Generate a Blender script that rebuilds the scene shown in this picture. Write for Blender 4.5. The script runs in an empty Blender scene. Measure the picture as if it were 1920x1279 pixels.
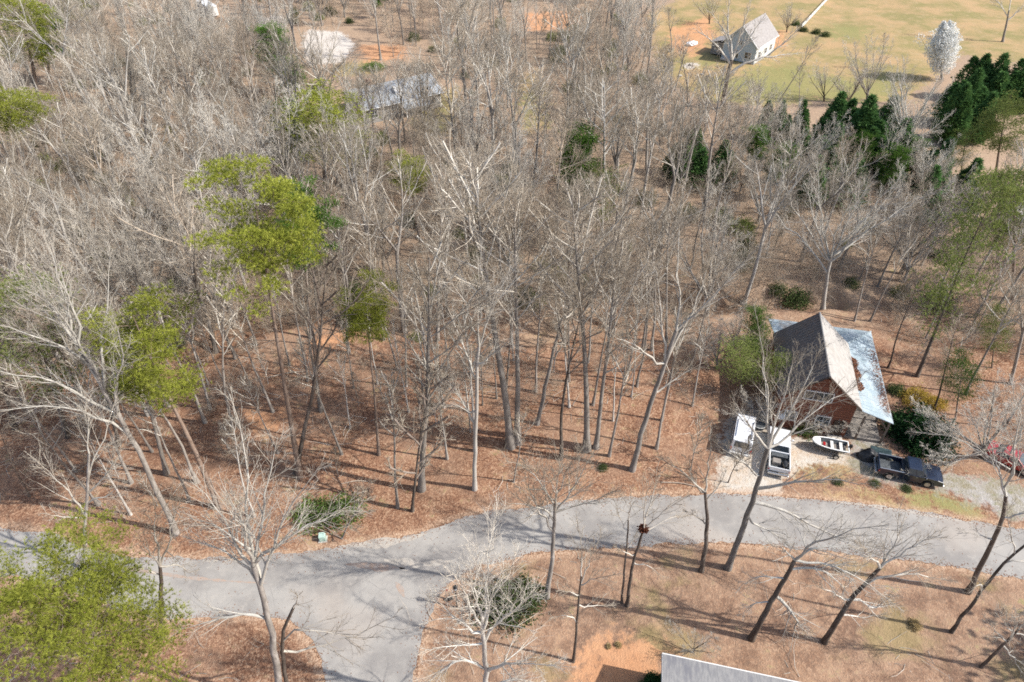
import bpy, bmesh, math, random
import numpy as np
from mathutils import Vector, Matrix, Quaternion
from mathutils.geometry import tessellate_polygon

SC = bpy.context.scene
COL = SC.collection
rng = np.random.default_rng(7)
random.seed(7)
R = math.radians

# ---------------------------------------------------------------- camera, light, exposure
CAM_H, PITCH, HFOV = 52.0, R(40), R(73)
cam = bpy.data.cameras.new("camera"); camo = bpy.data.objects.new("camera", cam); COL.objects.link(camo)
camo.location = (0, 0, CAM_H); camo.rotation_euler = (R(90) - PITCH, 0, 0)
cam.sensor_width = 36; cam.angle = HFOV; cam.clip_start = 0.5; cam.clip_end = 5000
SC.camera = camo
SUN_EL, SUN_AZ = R(43), math.atan2(1.0, -0.23)      # azimuth clockwise from +Y
W = bpy.data.worlds.new("World"); SC.world = W; W.use_nodes = True
wn = W.node_tree.nodes; wl = W.node_tree.links
sky = wn.new("ShaderNodeTexSky"); sky.sky_type = 'NISHITA'; sky.sun_disc = False
sky.sun_elevation = SUN_EL; sky.sun_rotation = SUN_AZ; sky.air_density = 1.0; sky.dust_density = 2.0
bg = wn["Background"]; bg.inputs[1].default_value = 0.14; wl.new(sky.outputs[0], bg.inputs[0])
sun = bpy.data.lights.new("sun", 'SUN'); sun.energy = 4.3; sun.angle = R(0.6); sun.color = (1, .955, .89)
suno = bpy.data.objects.new("sun", sun); COL.objects.link(suno)
sd = Vector((math.sin(SUN_AZ) * math.cos(SUN_EL), math.cos(SUN_AZ) * math.cos(SUN_EL), math.sin(SUN_EL)))
suno.rotation_euler = sd.to_track_quat('Z', 'Y').to_euler(); suno.location = (60, -20, 80)
SC.view_settings.view_transform = 'Standard'; SC.view_settings.look = 'None'
SC.view_settings.gamma = 1; SC.view_settings.use_curve_mapping = False
SC.view_settings.exposure = 0.62
SC.cycles.pixel_filter_type = 'BLACKMAN_HARRIS'; SC.cycles.filter_width = 1.7
SC.cycles.max_bounces = 5; SC.cycles.diffuse_bounces = 3; SC.cycles.glossy_bounces = 2
SC.cycles.transmission_bounces = 3; SC.cycles.use_denoising = False
SC.cycles.caustics_reflective = False; SC.cycles.caustics_refractive = False

# ---------------------------------------------------------------- survey: photograph pixel -> place on the ground
FPX = 960 / math.tan(HFOV / 2)
CT, ST = math.cos(PITCH), math.sin(PITCH)
def ray(px, py):
    a = (px - 960) / FPX; b = -(py - 639.5) / FPX
    return np.array([a, CT + b * ST, -ST + b * CT])
def at(px, py, z=0.0):
    d = ray(px, py); t = (z - CAM_H) / d[2]
    return np.array([0, 0, CAM_H]) + t * d
def on_y(px, py, y):
    d = ray(px, py); t = y / d[1]
    return np.array([0, 0, CAM_H]) + t * d
def pxof(x, y, z=0.0):
    dz = z - CAM_H; dep = y * CT - dz * ST; u = y * ST + dz * CT
    return 960 + FPX * x / dep, 639.5 - FPX * u / dep
def poly(pts): return np.array([at(*p)[:2] for p in pts])

def sdist(P, poly_):
    """signed distance (m), positive inside"""
    P = np.asarray(P, float); n = len(poly_)
    dmin = np.full(len(P), 1e9); inside = np.zeros(len(P), bool)
    for i in range(n):
        a = poly_[i]; b = poly_[(i + 1) % n]; ab = b - a
        t = np.clip(((P - a) @ ab) / max(ab @ ab, 1e-9), 0, 1)
        dmin = np.minimum(dmin, np.linalg.norm(P - (a + t[:, None] * ab), axis=1))
        c = (a[1] > P[:, 1]) != (b[1] > P[:, 1])
        with np.errstate(divide='ignore', invalid='ignore'):
            xi = (b[0] - a[0]) * (P[:, 1] - a[1]) / (b[1] - a[1]) + a[0]
        inside ^= c & (P[:, 0] < xi)
    return np.where(inside, dmin, -dmin)

def vnoise(P, scale, seed):
    r = np.random.default_rng(seed); G = r.random((256, 256))
    x = np.asarray(P[:, 0]) / scale + 91.7; y = np.asarray(P[:, 1]) / scale + 37.3
    xi = np.floor(x).astype(int); yi = np.floor(y).astype(int); fx = x - xi; fy = y - yi
    fx = fx * fx * (3 - 2 * fx); fy = fy * fy * (3 - 2 * fy)
    g = lambda i, j: G[(xi + i) % 256, (yi + j) % 256]
    return (g(0, 0) * (1 - fx) + g(1, 0) * fx) * (1 - fy) + (g(0, 1) * (1 - fx) + g(1, 1) * fx) * fy

# ---------------------------------------------------------------- node helpers
def newmat(name):
    m = bpy.data.materials.new(name); m.use_nodes = True
    nt = m.node_tree; return m, nt, nt.nodes["Principled BSDF"]
def node(nt, typ, ins=None, **props):
    n = nt.nodes.new(typ)
    for k, v in props.items(): setattr(n, k, v)
    for k, v in (ins or {}).items():
        s = n.inputs[k]
        if isinstance(v, bpy.types.NodeSocket): nt.links.new(v, s)
        else: s.default_value = v
    return n
def rgba(c): return (c[0], c[1], c[2], 1)
def mixc(nt, f, a, b):
    n = nt.nodes.new("ShaderNodeMix"); n.data_type = 'RGBA'
    for s, v in ((n.inputs[0], f), (n.inputs[6], a), (n.inputs[7], b)):
        if isinstance(v, bpy.types.NodeSocket): nt.links.new(v, s)
        else: s.default_value = v if isinstance(v, (int, float)) else rgba(v)
    return n.outputs[2]
def ramp(nt, f, stops):
    n = nt.nodes.new("ShaderNodeValToRGB"); nt.links.new(f, n.inputs[0]); e = n.color_ramp.elements
    while len(e) < len(stops): e.new(0.5)
    for i, (p, c) in enumerate(stops): e[i].position = p; e[i].color = rgba(c)
    return n.outputs[0]
def mth(nt, op, a, b=0.0, c=0.0):
    n = nt.nodes.new("ShaderNodeMath"); n.operation = op
    for i, v in enumerate((a, b, c)):
        if isinstance(v, bpy.types.NodeSocket): nt.links.new(v, n.inputs[i])
        else: n.inputs[i].default_value = v
    return n.outputs[0]
def noise(nt, vec, scale, detail=4, rough=.6):
    n = node(nt, "ShaderNodeTexNoise", {"Scale": scale, "Detail": detail, "Roughness": rough, "Vector": vec}); return n.outputs[0]
def sstep(nt, v, lo, hi):
    n = node(nt, "ShaderNodeMapRange", interpolation_type='SMOOTHSTEP')
    nt.links.new(v, n.inputs[0]); n.inputs[1].default_value = lo; n.inputs[2].default_value = hi; return n.outputs[0]
def bump(nt, b, h, strength=.5, dist=.05):
    n = node(nt, "ShaderNodeBump", {"Strength": strength, "Distance": dist, "Height": h}); nt.links.new(n.outputs[0], b.inputs["Normal"])

def pmat(name, c1, c2=None, rough=.8, scale=3.0, metal=0.0, bmp=0.0, spec=.3, coat=0.0, objvar=0.0, stretch=None, c3=None):
    """noise-mixed material in object space"""
    m, nt, b = newmat(name)
    tc = node(nt, "ShaderNodeTexCoord").outputs["Object"]
    if stretch: tc = node(nt, "ShaderNodeMapping", {"Vector": tc, "Scale": stretch}).outputs[0]
    n = noise(nt, tc, scale, 5, .65)
    col = mixc(nt, sstep(nt, n, .35, .65), c1, c2 if c2 else [x * .8 for x in c1])
    if c3:
        n2 = noise(nt, tc, scale * .23, 4, .6); col = mixc(nt, sstep(nt, n2, .5, .68), col, c3)
    if objvar:
        r = node(nt, "ShaderNodeObjectInfo").outputs["Random"]
        h = node(nt, "ShaderNodeHueSaturation", {"Color": col}); nt.links.new(mth(nt, 'MULTIPLY_ADD', r, objvar * 2, 1 - objvar), h.inputs["Value"]); col = h.outputs[0]
    nt.links.new(col, b.inputs["Base Color"])
    b.inputs["Roughness"].default_value = rough; b.inputs["Metallic"].default_value = metal
    b.inputs["Specular IOR Level"].default_value = spec
    if coat: b.inputs["Coat Weight"].default_value = coat; b.inputs["Coat Roughness"].default_value = .08
    if bmp: bump(nt, b, noise(nt, tc, scale * 4, 3), bmp, .03)
    return m

def woodmat(name, dark, mid, light, scale=1.2, tint=(.46, .34, .26)):
    """bark and twigs: patchy lichen, per-tree variation"""
    m, nt, b = newmat(name)
    tc = node(nt, "ShaderNodeTexCoord").outputs["Object"]
    mp = node(nt, "ShaderNodeMapping", {"Vector": tc, "Scale": (3, 3, .8)}).outputs[0]
    n = noise(nt, mp, scale, 6, .7)
    col = ramp(nt, n, [(.3, dark), (.5, mid), (.68, light)])
    r = node(nt, "ShaderNodeObjectInfo").outputs["Random"]
    col = mixc(nt, mth(nt, 'MULTIPLY', r, .5), col, tint)
    r2 = mth(nt, 'FRACT', mth(nt, 'MULTIPLY', r, 17.3))
    h = node(nt, "ShaderNodeHueSaturation", {"Color": col}); nt.links.new(mth(nt, 'MULTIPLY_ADD', r2, .5, .72), h.inputs["Value"])
    nt.links.new(h.outputs[0], b.inputs["Base Color"]); b.inputs["Roughness"].default_value = .9
    b.inputs["Specular IOR Level"].default_value = .15
    return m

def leafmat(name, a, b_, c, trans=.2, scale=.6, var=.25):
    m = bpy.data.materials.new(name); m.use_nodes = True; nt = m.node_tree; nt.nodes.clear()
    tc = node(nt, "ShaderNodeTexCoord").outputs["Object"]
    col = ramp(nt, noise(nt, tc, scale, 4, .7), [(.3, a), (.5, b_), (.7, c)])
    r = node(nt, "ShaderNodeObjectInfo").outputs["Random"]
    h = node(nt, "ShaderNodeHueSaturation", {"Color": col}); nt.links.new(mth(nt, 'MULTIPLY_ADD', r, var * 2, 1 - var), h.inputs["Value"])
    d = node(nt, "ShaderNodeBsdfDiffuse", {"Color": h.outputs[0]}); t = node(nt, "ShaderNodeBsdfTranslucent", {"Color": h.outputs[0]})
    mx = node(nt, "ShaderNodeMixShader", {0: trans}); nt.links.new(d.outputs[0], mx.inputs[1]); nt.links.new(t.outputs[0], mx.inputs[2])
    o = node(nt, "ShaderNodeOutputMaterial"); nt.links.new(mx.outputs[0], o.inputs[0]); return m

M = {}
M['bark'] = woodmat('grey_bark', (.13, .118, .104), (.25, .228, .205), (.41, .385, .355), tint=(.26, .225, .19))
M['bark_dark'] = woodmat('dark_bark', (.05, .04, .034), (.11, .09, .075), (.24, .21, .18), tint=(.12, .09, .07))
M['bark_pale'] = woodmat('pale_bark', (.24, .215, .19), (.40, .375, .34), (.56, .535, .5), tint=(.46, .43, .385))
M['bark_pine'] = woodmat('pine_bark', (.11, .08, .065), (.23, .18, .15), (.36, .31, .27), tint=(.25, .17, .12))
M['twig'] = woodmat('grey_twig', (.33, .30, .255), (.50, .465, .405), (.64, .61, .545), .8, tint=(.49, .43, .345))
M['twig_fine'] = woodmat('fine_twig', (.20, .165, .13), (.31, .27, .215), (.43, .385, .32), .8, tint=(.34, .27, .195))
M['twig_dark'] = woodmat('dark_twig', (.11, .09, .075), (.2, .17, .145), (.33, .29, .25), .8, tint=(.24, .16, .12))
M['twig_pale'] = woodmat('pale_twig', (.35, .33, .29), (.52, .495, .44), (.65, .63, .575), .8, tint=(.53, .495, .43))
M['brush'] = woodmat('brush_twig', (.26, .21, .165), (.40, .34, .27), (.54, .47, .385), .8, tint=(.43, .34, .25))
M['needle'] = leafmat('pine_needle', (.105, .13, .025), (.25, .275, .045), (.40, .415, .09), scale=1.3, var=.15)
M['needle_dark'] = leafmat('deep_green_needle', (.04, .09, .018), (.085, .165, .03), (.15, .24, .05), var=.2)
M['needle_dull'] = leafmat('olive_needle', (.12, .15, .045), (.21, .25, .075), (.31, .34, .12), var=.2)
M['cypress'] = leafmat('cypress_spray', (.045, .10, .035), (.095, .185, .06), (.165, .28, .09), .2, var=.15)
M['glossy'] = leafmat('dark_broad_leaf', (.012, .04, .016), (.03, .08, .028), (.09, .15, .06), .2, 1.5)
M['leaf'] = leafmat('green_shrub_leaf', (.07, .12, .03), (.13, .20, .05), (.22, .30, .09), .3, 1.2)
M['ivy'] = leafmat('ivy_leaf', (.045, .075, .028), (.095, .13, .05), (.19, .22, .10), .3, 1.5)
M['yellow'] = leafmat('yellow_flower', (.22, .16, .035), (.40, .29, .06), (.52, .40, .13), .3, 1.5)
M['blossom'] = leafmat('white_blossom', (.62, .62, .58), (.8, .8, .77), (.9, .9, .88), .25, 1.5, .05)
M['straw'] = leafmat('dry_straw', (.3, .22, .11), (.5, .4, .22), (.65, .55, .35), .2, 3)

# ---------------------------------------------------------------- mesh helpers
def link(name, me, mat=None, parent=None):
    o = bpy.data.objects.new(name, me); COL.objects.link(o)
    if mat is not None and len(me.materials) == 0: me.materials.append(mat)
    if parent is not None: o.parent = parent
    return o
def tag(o, label=None, cat=None, group=None, kind=None):
    if label: o['label'] = label
    if cat: o['category'] = cat
    if group: o['group'] = group
    if kind: o['kind'] = kind
    return o
def empty(name, loc, rz=0.0):
    o = bpy.data.objects.new(name, None); COL.objects.link(o); o.location = loc; o.rotation_euler = (0, 0, rz); o.empty_display_size = .3
    return o
def npmesh(name, V, F, smooth=False):
    """V (n,3); F int array (m,k)"""
    me = bpy.data.meshes.new(name); V = np.asarray(V, np.float32); F = np.asarray(F, np.int32)
    m, k = F.shape
    me.vertices.add(len(V)); me.vertices.foreach_set("co", V.ravel())
    me.loops.add(m * k); me.loops.foreach_set("vertex_index", F.ravel())
    me.polygons.add(m); me.polygons.foreach_set("loop_start", np.arange(0, m * k, k, dtype=np.int32))
    if smooth: me.polygons.foreach_set("use_smooth", np.ones(m, bool))
    me.update(calc_edges=True); return me

class MB:
    def __init__(s): s.bm = bmesh.new()
    def box(s, c, d, rz=0.0, rx=0.0, ry=0.0, bev=0.0):
        r = bmesh.ops.create_cube(s.bm, size=1); vs = r['verts']
        bmesh.ops.scale(s.bm, vec=d, verts=vs)
        if bev:
            es = list({e for v in vs for e in v.link_edges})
            rr = bmesh.ops.bevel(s.bm, geom=es, offset=bev, segments=2, affect='EDGES', profile=.5)
            vs = list({v for f in rr['faces'] for v in f.verts} | {v for v in vs if v.is_valid})
        m = Matrix.Translation(c) @ Matrix.Rotation(rz, 4, 'Z') @ Matrix.Rotation(ry, 4, 'Y') @ Matrix.Rotation(rx, 4, 'X')
        bmesh.ops.transform(s.bm, matrix=m, verts=vs); return s
    def face(s, pts):
        s.bm.faces.new([s.bm.verts.new(p) for p in pts]); return s
    def prism(s, prof, y0, y1, taper=None, bev=0.0):
        """profile [(x,z)] extruded along y; taper(x,z)->factor on |y|"""
        n = len(prof); a = []; b = []
        for x, z in prof:
            k = taper(x, z) if taper else 1
            a.append(s.bm.verts.new((x, y0 * k, z))); b.append(s.bm.verts.new((x, y1 * k, z)))
        fs = [s.bm.faces.new(a[::-1]), s.bm.faces.new(b)]
        for i in range(n): fs.append(s.bm.faces.new((a[i], a[(i + 1) % n], b[(i + 1) % n], b[i])))
        bmesh.ops.recalc_face_normals(s.bm, faces=fs)
        if bev:
            bmesh.ops.bevel(s.bm, geom=list({e for f in fs for e in f.edges}), offset=bev, segments=2, affect='EDGES', profile=.5)
        return s
    def cyl(s, p, q, r, r2=None, n=12):
        p = Vector(p); q = Vector(q); d = q - p
        rr = bmesh.ops.create_cone(s.bm, cap_ends=True, segments=n, radius1=r, radius2=r if r2 is None else r2, depth=d.length)
        m = Matrix.Translation((p + q) / 2) @ d.to_track_quat('Z', 'Y').to_matrix().to_4x4()
        bmesh.ops.transform(s.bm, matrix=m, verts=rr['verts']); return s
    def slab(s, pts, th):
        """thick sheet: pts planar loop, thickened downward"""
        a = [s.bm.verts.new(p) for p in pts]; b = [s.bm.verts.new((p[0], p[1], p[2] - th)) for p in pts]; n = len(pts)
        fs = [s.bm.faces.new(a), s.bm.faces.new(b[::-1])]
        for i in range(n): fs.append(s.bm.faces.new((a[i], b[i], b[(i + 1) % n], a[(i + 1) % n])))
        bmesh.ops.recalc_face_normals(s.bm, faces=fs); return s
    def blob(s, c, rad, sub=2, jit=.15, seed=0):
        r = bmesh.ops.create_icosphere(s.bm, subdivisions=sub, radius=1); rr = random.Random(seed)
        for v in r['verts']:
            k = 1 + rr.uniform(-jit, jit); v.co = Vector((v.co.x * rad[0] * k + c[0], v.co.y * rad[1] * k + c[1], v.co.z * rad[2] * k + c[2]))
        return s
    def build(s, name, mat, parent=None, smooth=False):
        me = bpy.data.meshes.new(name); s.bm.to_mesh(me); s.bm.free()
        if smooth:
            for p in me.polygons: p.use_smooth = True
        return link(name, me, mat, parent)

# ---------------------------------------------------------------- layout outlines, read as pixels of the photograph
ROAD = [(-60, 980), (0, 988), (100, 1003), (170, 1027), (240, 1041), (350, 1049), (460, 1047), (560, 1038), (650, 1022), (730, 1012), (775, 1005), (830, 984),
        (900, 962), (1000, 950), (1100, 938), (1250, 929), (1350, 926), (1480, 932), (1620, 946), (1760, 966), (1880, 986), (1990, 1005),
        (1990, 1100), (1920, 1086), (1820, 1066), (1700, 1050), (1560, 1034), (1420, 1021), (1300, 1018), (1150, 1026), (1010, 1036), (930, 1052),
        (880, 1068), (850, 1086), (825, 1112), (806, 1145), (795, 1180), (785, 1220), (778, 1279), (774, 1345),
        (617, 1345), (610, 1279), (598, 1235), (578, 1195), (552, 1168), (520, 1156), (470, 1152), (400, 1153), (330, 1158), (260, 1150), (200, 1135), (120, 1105), (40, 1085), (-60, 1066)]
DRIVE = [(1335, 930), (1345, 880), (1352, 820), (1372, 775), (1440, 770), (1475, 815), (1560, 820), (1600, 835), (1590, 870), (1500, 880), (1470, 905), (1465, 934)]
LANE = [(1590, 822), (1650, 815), (1665, 850), (1760, 880), (1860, 900), (1990, 930), (1990, 985), (1890, 975), (1800, 935), (1745, 915), (1640, 905), (1600, 880)]
GRASSY = {
 'lawn': [[(1215, 30), (1320, -30), (2000, -60), (2010, 110), (1880, 120), (1800, 100), (1700, 190), (1560, 190), (1440, 200), (1330, 190), (1240, 150)],
          [(785, 170), (860, 160), (850, 255), (780, 245)], [(965, 150), (1010, 130), (1030, 240), (985, 250)], [(630, 118), (700, 112), (700, 138), (620, 145)],
          [(1490, 850), (1600, 855), (1600, 888), (1480, 890)], [(1560, 925), (1850, 945), (1840, 975), (1600, 942)]],
 'green': [[(1395, 130), (1440, 120), (1450, 165), (1400, 170)], [(1560, 50), (1620, 52), (1620, 78), (1560, 70)], [(1755, 895), (1790, 900), (1800, 935), (1760, 915)], [(980, 170), (1012, 165), (1015, 230), (990, 235)],
           [(800, 185), (840, 190), (830, 240), (790, 230)], [(1740, 920), (1790, 935), (1780, 950), (1730, 940)], [(1310, 110), (1345, 112), (1340, 125), (1310, 122)], [(1330, 150), (1480, 125), (1600, 150), (1690, 140), (1680, 185), (1500, 190), (1350, 185)]],
 'clay': [[(1255, 55), (1330, 30), (1340, 70), (1300, 105), (1260, 90)], [(670, 85), (760, 85), (760, 110), (690, 118)], [(980, 25), (1090, 20), (1090, 55), (990, 60)], [(1090, 1215), (1170, 1190), (1240, 1220), (1240, 1345), (1060, 1345)],
          [(600, 630), (650, 632), (640, 655), (590, 650)], [(470, 775), (525, 778), (520, 800), (480, 795)], [(1440, 60), (1470, 55), (1470, 90), (1440, 90)]],
 'pale': [[(575, 55), (640, 60), (668, 85), (640, 118), (580, 122), (565, 90)], [(1285, 118), (1312, 116), (1306, 128), (1284, 128)], [(490, 32), (530, 30), (525, 48), (495, 50)]],
}
YARD = [(806, 1145), (850, 1086), (1010, 1036), (1300, 1018), (1560, 1034), (1820, 1066), (2050, 1110), (2050, 1400), (774, 1400)]
CREEK = [(-80, 790), (60, 765), (190, 740), (300, 690), (400, 640), (480, 605), (600, 588), (740, 600), (850, 622), (960, 625), (1080, 610), (1200, 590), (1300, 575), (1420, 560), (1560, 560)]
ROADW, DRIVEW, LANEW, YARDW = poly(ROAD), poly(DRIVE), poly(LANE), poly(YARD)
CREEKW = poly(CREEK)
HX, HD = np.array([29.69, 47.29]), np.array([.232, .9727]); HP = np.array([HD[1], -HD[0]])      # log house: front ridge point, ridge direction, across
def hpos(d, p): return HX + d * HD + p * HP
HOUSEW = np.array([hpos(-1, -5), hpos(-1, 8), hpos(16, 8), hpos(16, -5)])

def dpath(P, path):
    dm = np.full(len(P), 1e9)
    for a, b in zip(path[:-1], path[1:]):
        ab = b - a; t = np.clip(((P - a) @ ab) / (ab @ ab), 0, 1); dm = np.minimum(dm, np.linalg.norm(P - (a + t[:, None] * ab), axis=1))
    return dm
def sm(x, a, b): t = np.clip((x - a) / (b - a), 0, 1); return t * t * (3 - 2 * t)
def terrain(P):
    P = np.atleast_2d(np.asarray(P, float))[:, :2]
    z = (vnoise(P, 14, 1) - .5) * 1.1 + (vnoise(P, 4.5, 2) - .5) * .35
    flat = np.maximum.reduce([sdist(P, ROADW), sdist(P, DRIVEW), sdist(P, LANEW), sdist(P, HOUSEW)])
    k = sm(-flat, .8, 7); k *= np.where(P[:, 1] > 110, .35, 1)
    c = dpath(P, CREEKW)
    z = z * k - 1.7 * (1 - sm(c + (vnoise(P, 3, 5) - .5) * 1.6, .6, 2.8)) * k
    return z
def tz(x, y): return float(terrain([[x, y]])[0])

# ---------------------------------------------------------------- ground sheet
def axis(a, segs):
    out = [a]
    for end, st in segs:
        n = max(1, int(round((end - out[-1]) / st))); out += list(np.linspace(out[-1], end, n + 1)[1:])
    return np.array(out)
xs = axis(-1500, [(-400, 220), (-170, 23), (-60, 2), (60, .6), (170, 2), (400, 23), (1500, 220)])
ys = axis(-400, [(-40, 60), (14, 9), (76, .6), (130, 1.3), (235, 2), (420, 23), (1800, 230)])
GX, GY = np.meshgrid(xs, ys); GP = np.stack([GX.ravel(), GY.ravel()], 1)
gz = terrain(GP)
V = np.column_stack([GP, gz]); nx, ny = len(xs), len(ys)
ii = (np.arange(ny - 1)[:, None] * nx + np.arange(nx - 1)[None]).ravel()
gme = npmesh("ground", V, np.column_stack([ii, ii + 1, ii + nx + 1, ii + nx]), True)
def addattr(name, val):
    a = gme.attributes.new(name, 'FLOAT', 'POINT'); a.data.foreach_set("value", np.clip(val, -4, 4).astype(np.float32))
for nm, pl in GRASSY.items(): addattr(nm, np.maximum.reduce([sdist(GP, poly(p)) for p in pl]))
addattr('gravel', sdist(GP, DRIVEW)); addattr('lane', sdist(GP, LANEW))
addattr('yard', sdist(GP, YARDW)); addattr('verge', sdist(GP, ROADW))
addattr('back', (GP[:, 1] - 62) / 6)
def ground_mat():
    m, nt, b = newmat("leaf_litter_ground")
    pos = node(nt, "ShaderNodeNewGeometry").outputs["Position"]
    def A(n): return node(nt, "ShaderNodeAttribute", attribute_name=n).outputs["Fac"]
    nz = {s: noise(nt, pos, s, 5, .65) for s in (.12, .5, 2.2, 9.0)}
    vor = node(nt, "ShaderNodeTexVoronoi", {"Scale": 9.0, "Vector": pos}); cell = node(nt, "ShaderNodeSeparateColor", {0: vor.outputs["Color"]}).outputs[0]
    vor2 = node(nt, "ShaderNodeTexVoronoi", {"Scale": 4.2, "Vector": pos}); cell2 = node(nt, "ShaderNodeSeparateColor", {0: vor2.outputs["Color"]}).outputs[1]
    leaf = mth(nt, 'ADD', mth(nt, 'MULTIPLY', cell, .55), mth(nt, 'ADD', mth(nt, 'MULTIPLY', cell2, .2), mth(nt, 'MULTIPLY', nz[.5], .35)))
    lit = ramp(nt, leaf, [(.1, (.095, .05, .034)), (.4, (.20, .102, .062)), (.68, (.295, .17, .105)), (.95, (.46, .32, .215))])
    lit = mixc(nt, sstep(nt, nz[.12], .45, .62), lit, mixc(nt, .5, lit, (.31, .205, .14)))
    lit = mixc(nt, mth(nt, 'MULTIPLY', sstep(nt, nz[.5], .54, .68), .5), lit, (.42, .27, .18)); lit = mixc(nt, mth(nt, 'MULTIPLY', sstep(nt, nz[.5], .46, .34), .45), lit, (.15, .085, .06))
    lit = mixc(nt, mth(nt, 'MULTIPLY', sstep(nt, nz[2.2], .56, .7), .5), lit, (.13, .065, .04))
    back = mixc(nt, nz[2.2], (.25, .185, .13), (.44, .33, .235)); back = mixc(nt, cell, back, mixc(nt, .5, back, (.45, .35, .25)))
    col = mixc(nt, mth(nt, 'MULTIPLY', sstep(nt, mth(nt, 'ADD', A('back'), mth(nt, 'MULTIPLY_ADD', nz[.12], 6, -3)), -.5, 2), .7), lit, back)
    yard = mixc(nt, sstep(nt, nz[.5], .36, .64), (.185, .118, .082), (.33, .222, .152)); yard = mixc(nt, mth(nt, 'MULTIPLY', sstep(nt, leaf, .35, .75), .6), yard, lit); yard = mixc(nt, mth(nt, 'MULTIPLY', sstep(nt, nz[2.2], .52, .72), .5), yard, (.46, .31, .21)); yard = mixc(nt, mth(nt, 'MULTIPLY', sstep(nt, nz[2.2], .45, .3), .45), yard, (.14, .08, .055))
    yard = mixc(nt, mth(nt, 'MULTIPLY', sstep(nt, nz[.12], .52, .66), .55), yard, (.24, .2, .085))
    def mask(n, amp, lo=-.6, hi=.8):
        amp *= 2.6
        return sstep(nt, mth(nt, 'ADD', A(n), mth(nt, 'MULTIPLY_ADD', nz[.5], amp, mth(nt, 'MULTIPLY_ADD', nz[2.2], amp * .6, -amp * .8))), lo, hi)
    col = mixc(nt, mask('yard', 2.5), col, yard)
    lawn = mixc(nt, sstep(nt, nz[.12], .35, .65), (.235, .205, .09), (.42, .28, .155)); lawn = mixc(nt, sstep(nt, nz[.5], .5, .7), lawn, (.39, .285, .17)); lawn = mixc(nt, mth(nt, 'MULTIPLY', nz[9.0], .35), lawn, (.28, .22, .09))
    col = mixc(nt, mask('lawn', 4, -1.2, 1.2), col, lawn)
    green = mixc(nt, nz[2.2], (.16, .175, .055), (.30, .275, .12))
    col = mixc(nt, mth(nt, 'MULTIPLY', mask('green', 7, -2.4, 2.2), .75), col, green)
    clay = mixc(nt, nz[.5], (.46, .20, .09), (.55, .33, .19))
    col = mixc(nt, mth(nt, 'MULTIPLY', mask('clay', 3.5, -1.2, 1.4), .85), col, clay)
    grav = mixc(nt, sstep(nt, nz[.5], .35, .65), (.47, .43, .37), (.40, .30, .21)); grav = mixc(nt, mth(nt, 'MULTIPLY', cell, .5), grav, (.56, .53, .48))
    grav = mixc(nt, mth(nt, 'MULTIPLY', sstep(nt, nz[2.2], .58, .7), .6), grav, (.22, .2, .1))
    col = mixc(nt, mask('gravel', 1.6, -.4, .5), col, grav)
    lane = mixc(nt, sstep(nt, nz[.5], .4, .6), (.34, .32, .30), (.22, .19, .12)); lane = mixc(nt, mth(nt, 'MULTIPLY', cell, .4), lane, (.44, .42, .40)); lane = mixc(nt, mth(nt, 'MULTIPLY', sstep(nt, nz[2.2], .55, .68), .6), lane, (.17, .18, .07))
    col = mixc(nt, mask('lane', 2.2, -.7, .8), col, lane)
    col = mixc(nt, mask('pale', 2.2, -.6, .7), col, mixc(nt, nz[2.2], (.46, .41, .355), (.58, .535, .48)))
    sand = mixc(nt, cell, (.30, .18, .11), (.52, .38, .27))
    col = mixc(nt, mth(nt, 'MULTIPLY', sstep(nt, mth(nt, 'ADD', A('verge'), mth(nt, 'MULTIPLY_ADD', nz[2.2], 1.6, -.8)), -1.0, -.1), .75), col, sand)
    nt.links.new(col, b.inputs["Base Color"]); b.inputs["Roughness"].default_value = .95; b.inputs["Specular IOR Level"].default_value = .1
    bump(nt, b, mth(nt, 'ADD', mth(nt, 'MULTIPLY', vor.outputs["Distance"], .6), mth(nt, 'MULTIPLY', nz[2.2], 2.0)), .45, .10)
    return m
tag(link("ground", gme, ground_mat()), "woodland floor covered in rust brown fallen leaves", kind='structure')

# ---------------------------------------------------------------- road
def ragged(pl, step, amp, seed):
    out = []; n = len(pl)
    for i in range(n):
        a, b = pl[i], pl[(i + 1) % n]; L = np.linalg.norm(b - a); k = max(1, int(L / step))
        for j in range(k): out.append(a + (b - a) * j / k)
    P = np.array(out)
    for _ in range(6): P = (np.roll(P, 1, 0) + 2 * P + np.roll(P, -1, 0)) / 4
    T = np.roll(P, -1, 0) - np.roll(P, 1, 0); Nn = np.column_stack([T[:, 1], -T[:, 0]]) / (np.linalg.norm(T, axis=1)[:, None] + 1e-9)
    off = (vnoise(P, .35, seed) - .5) * amp + (vnoise(P, 1.6, seed + 1) - .5) * amp * 1.6
    return P + Nn * off[:, None]
def sheet(name, pl, z, mat, kind='structure', parent=None):
    tri = tessellate_polygon([[Vector((p[0], p[1], 0)) for p in pl]])
    V = np.column_stack([pl, np.full(len(pl), z)])
    F = []
    for t in tri:
        a, b, c = (V[i] for i in t)
        F.append(t if (b[0] - a[0]) * (c[1] - a[1]) - (b[1] - a[1]) * (c[0] - a[0]) > 0 else t[::-1])
    o = link(name, npmesh(name, V, np.array(F)), mat, parent)
    if kind: o['kind'] = kind
    return o
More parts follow.
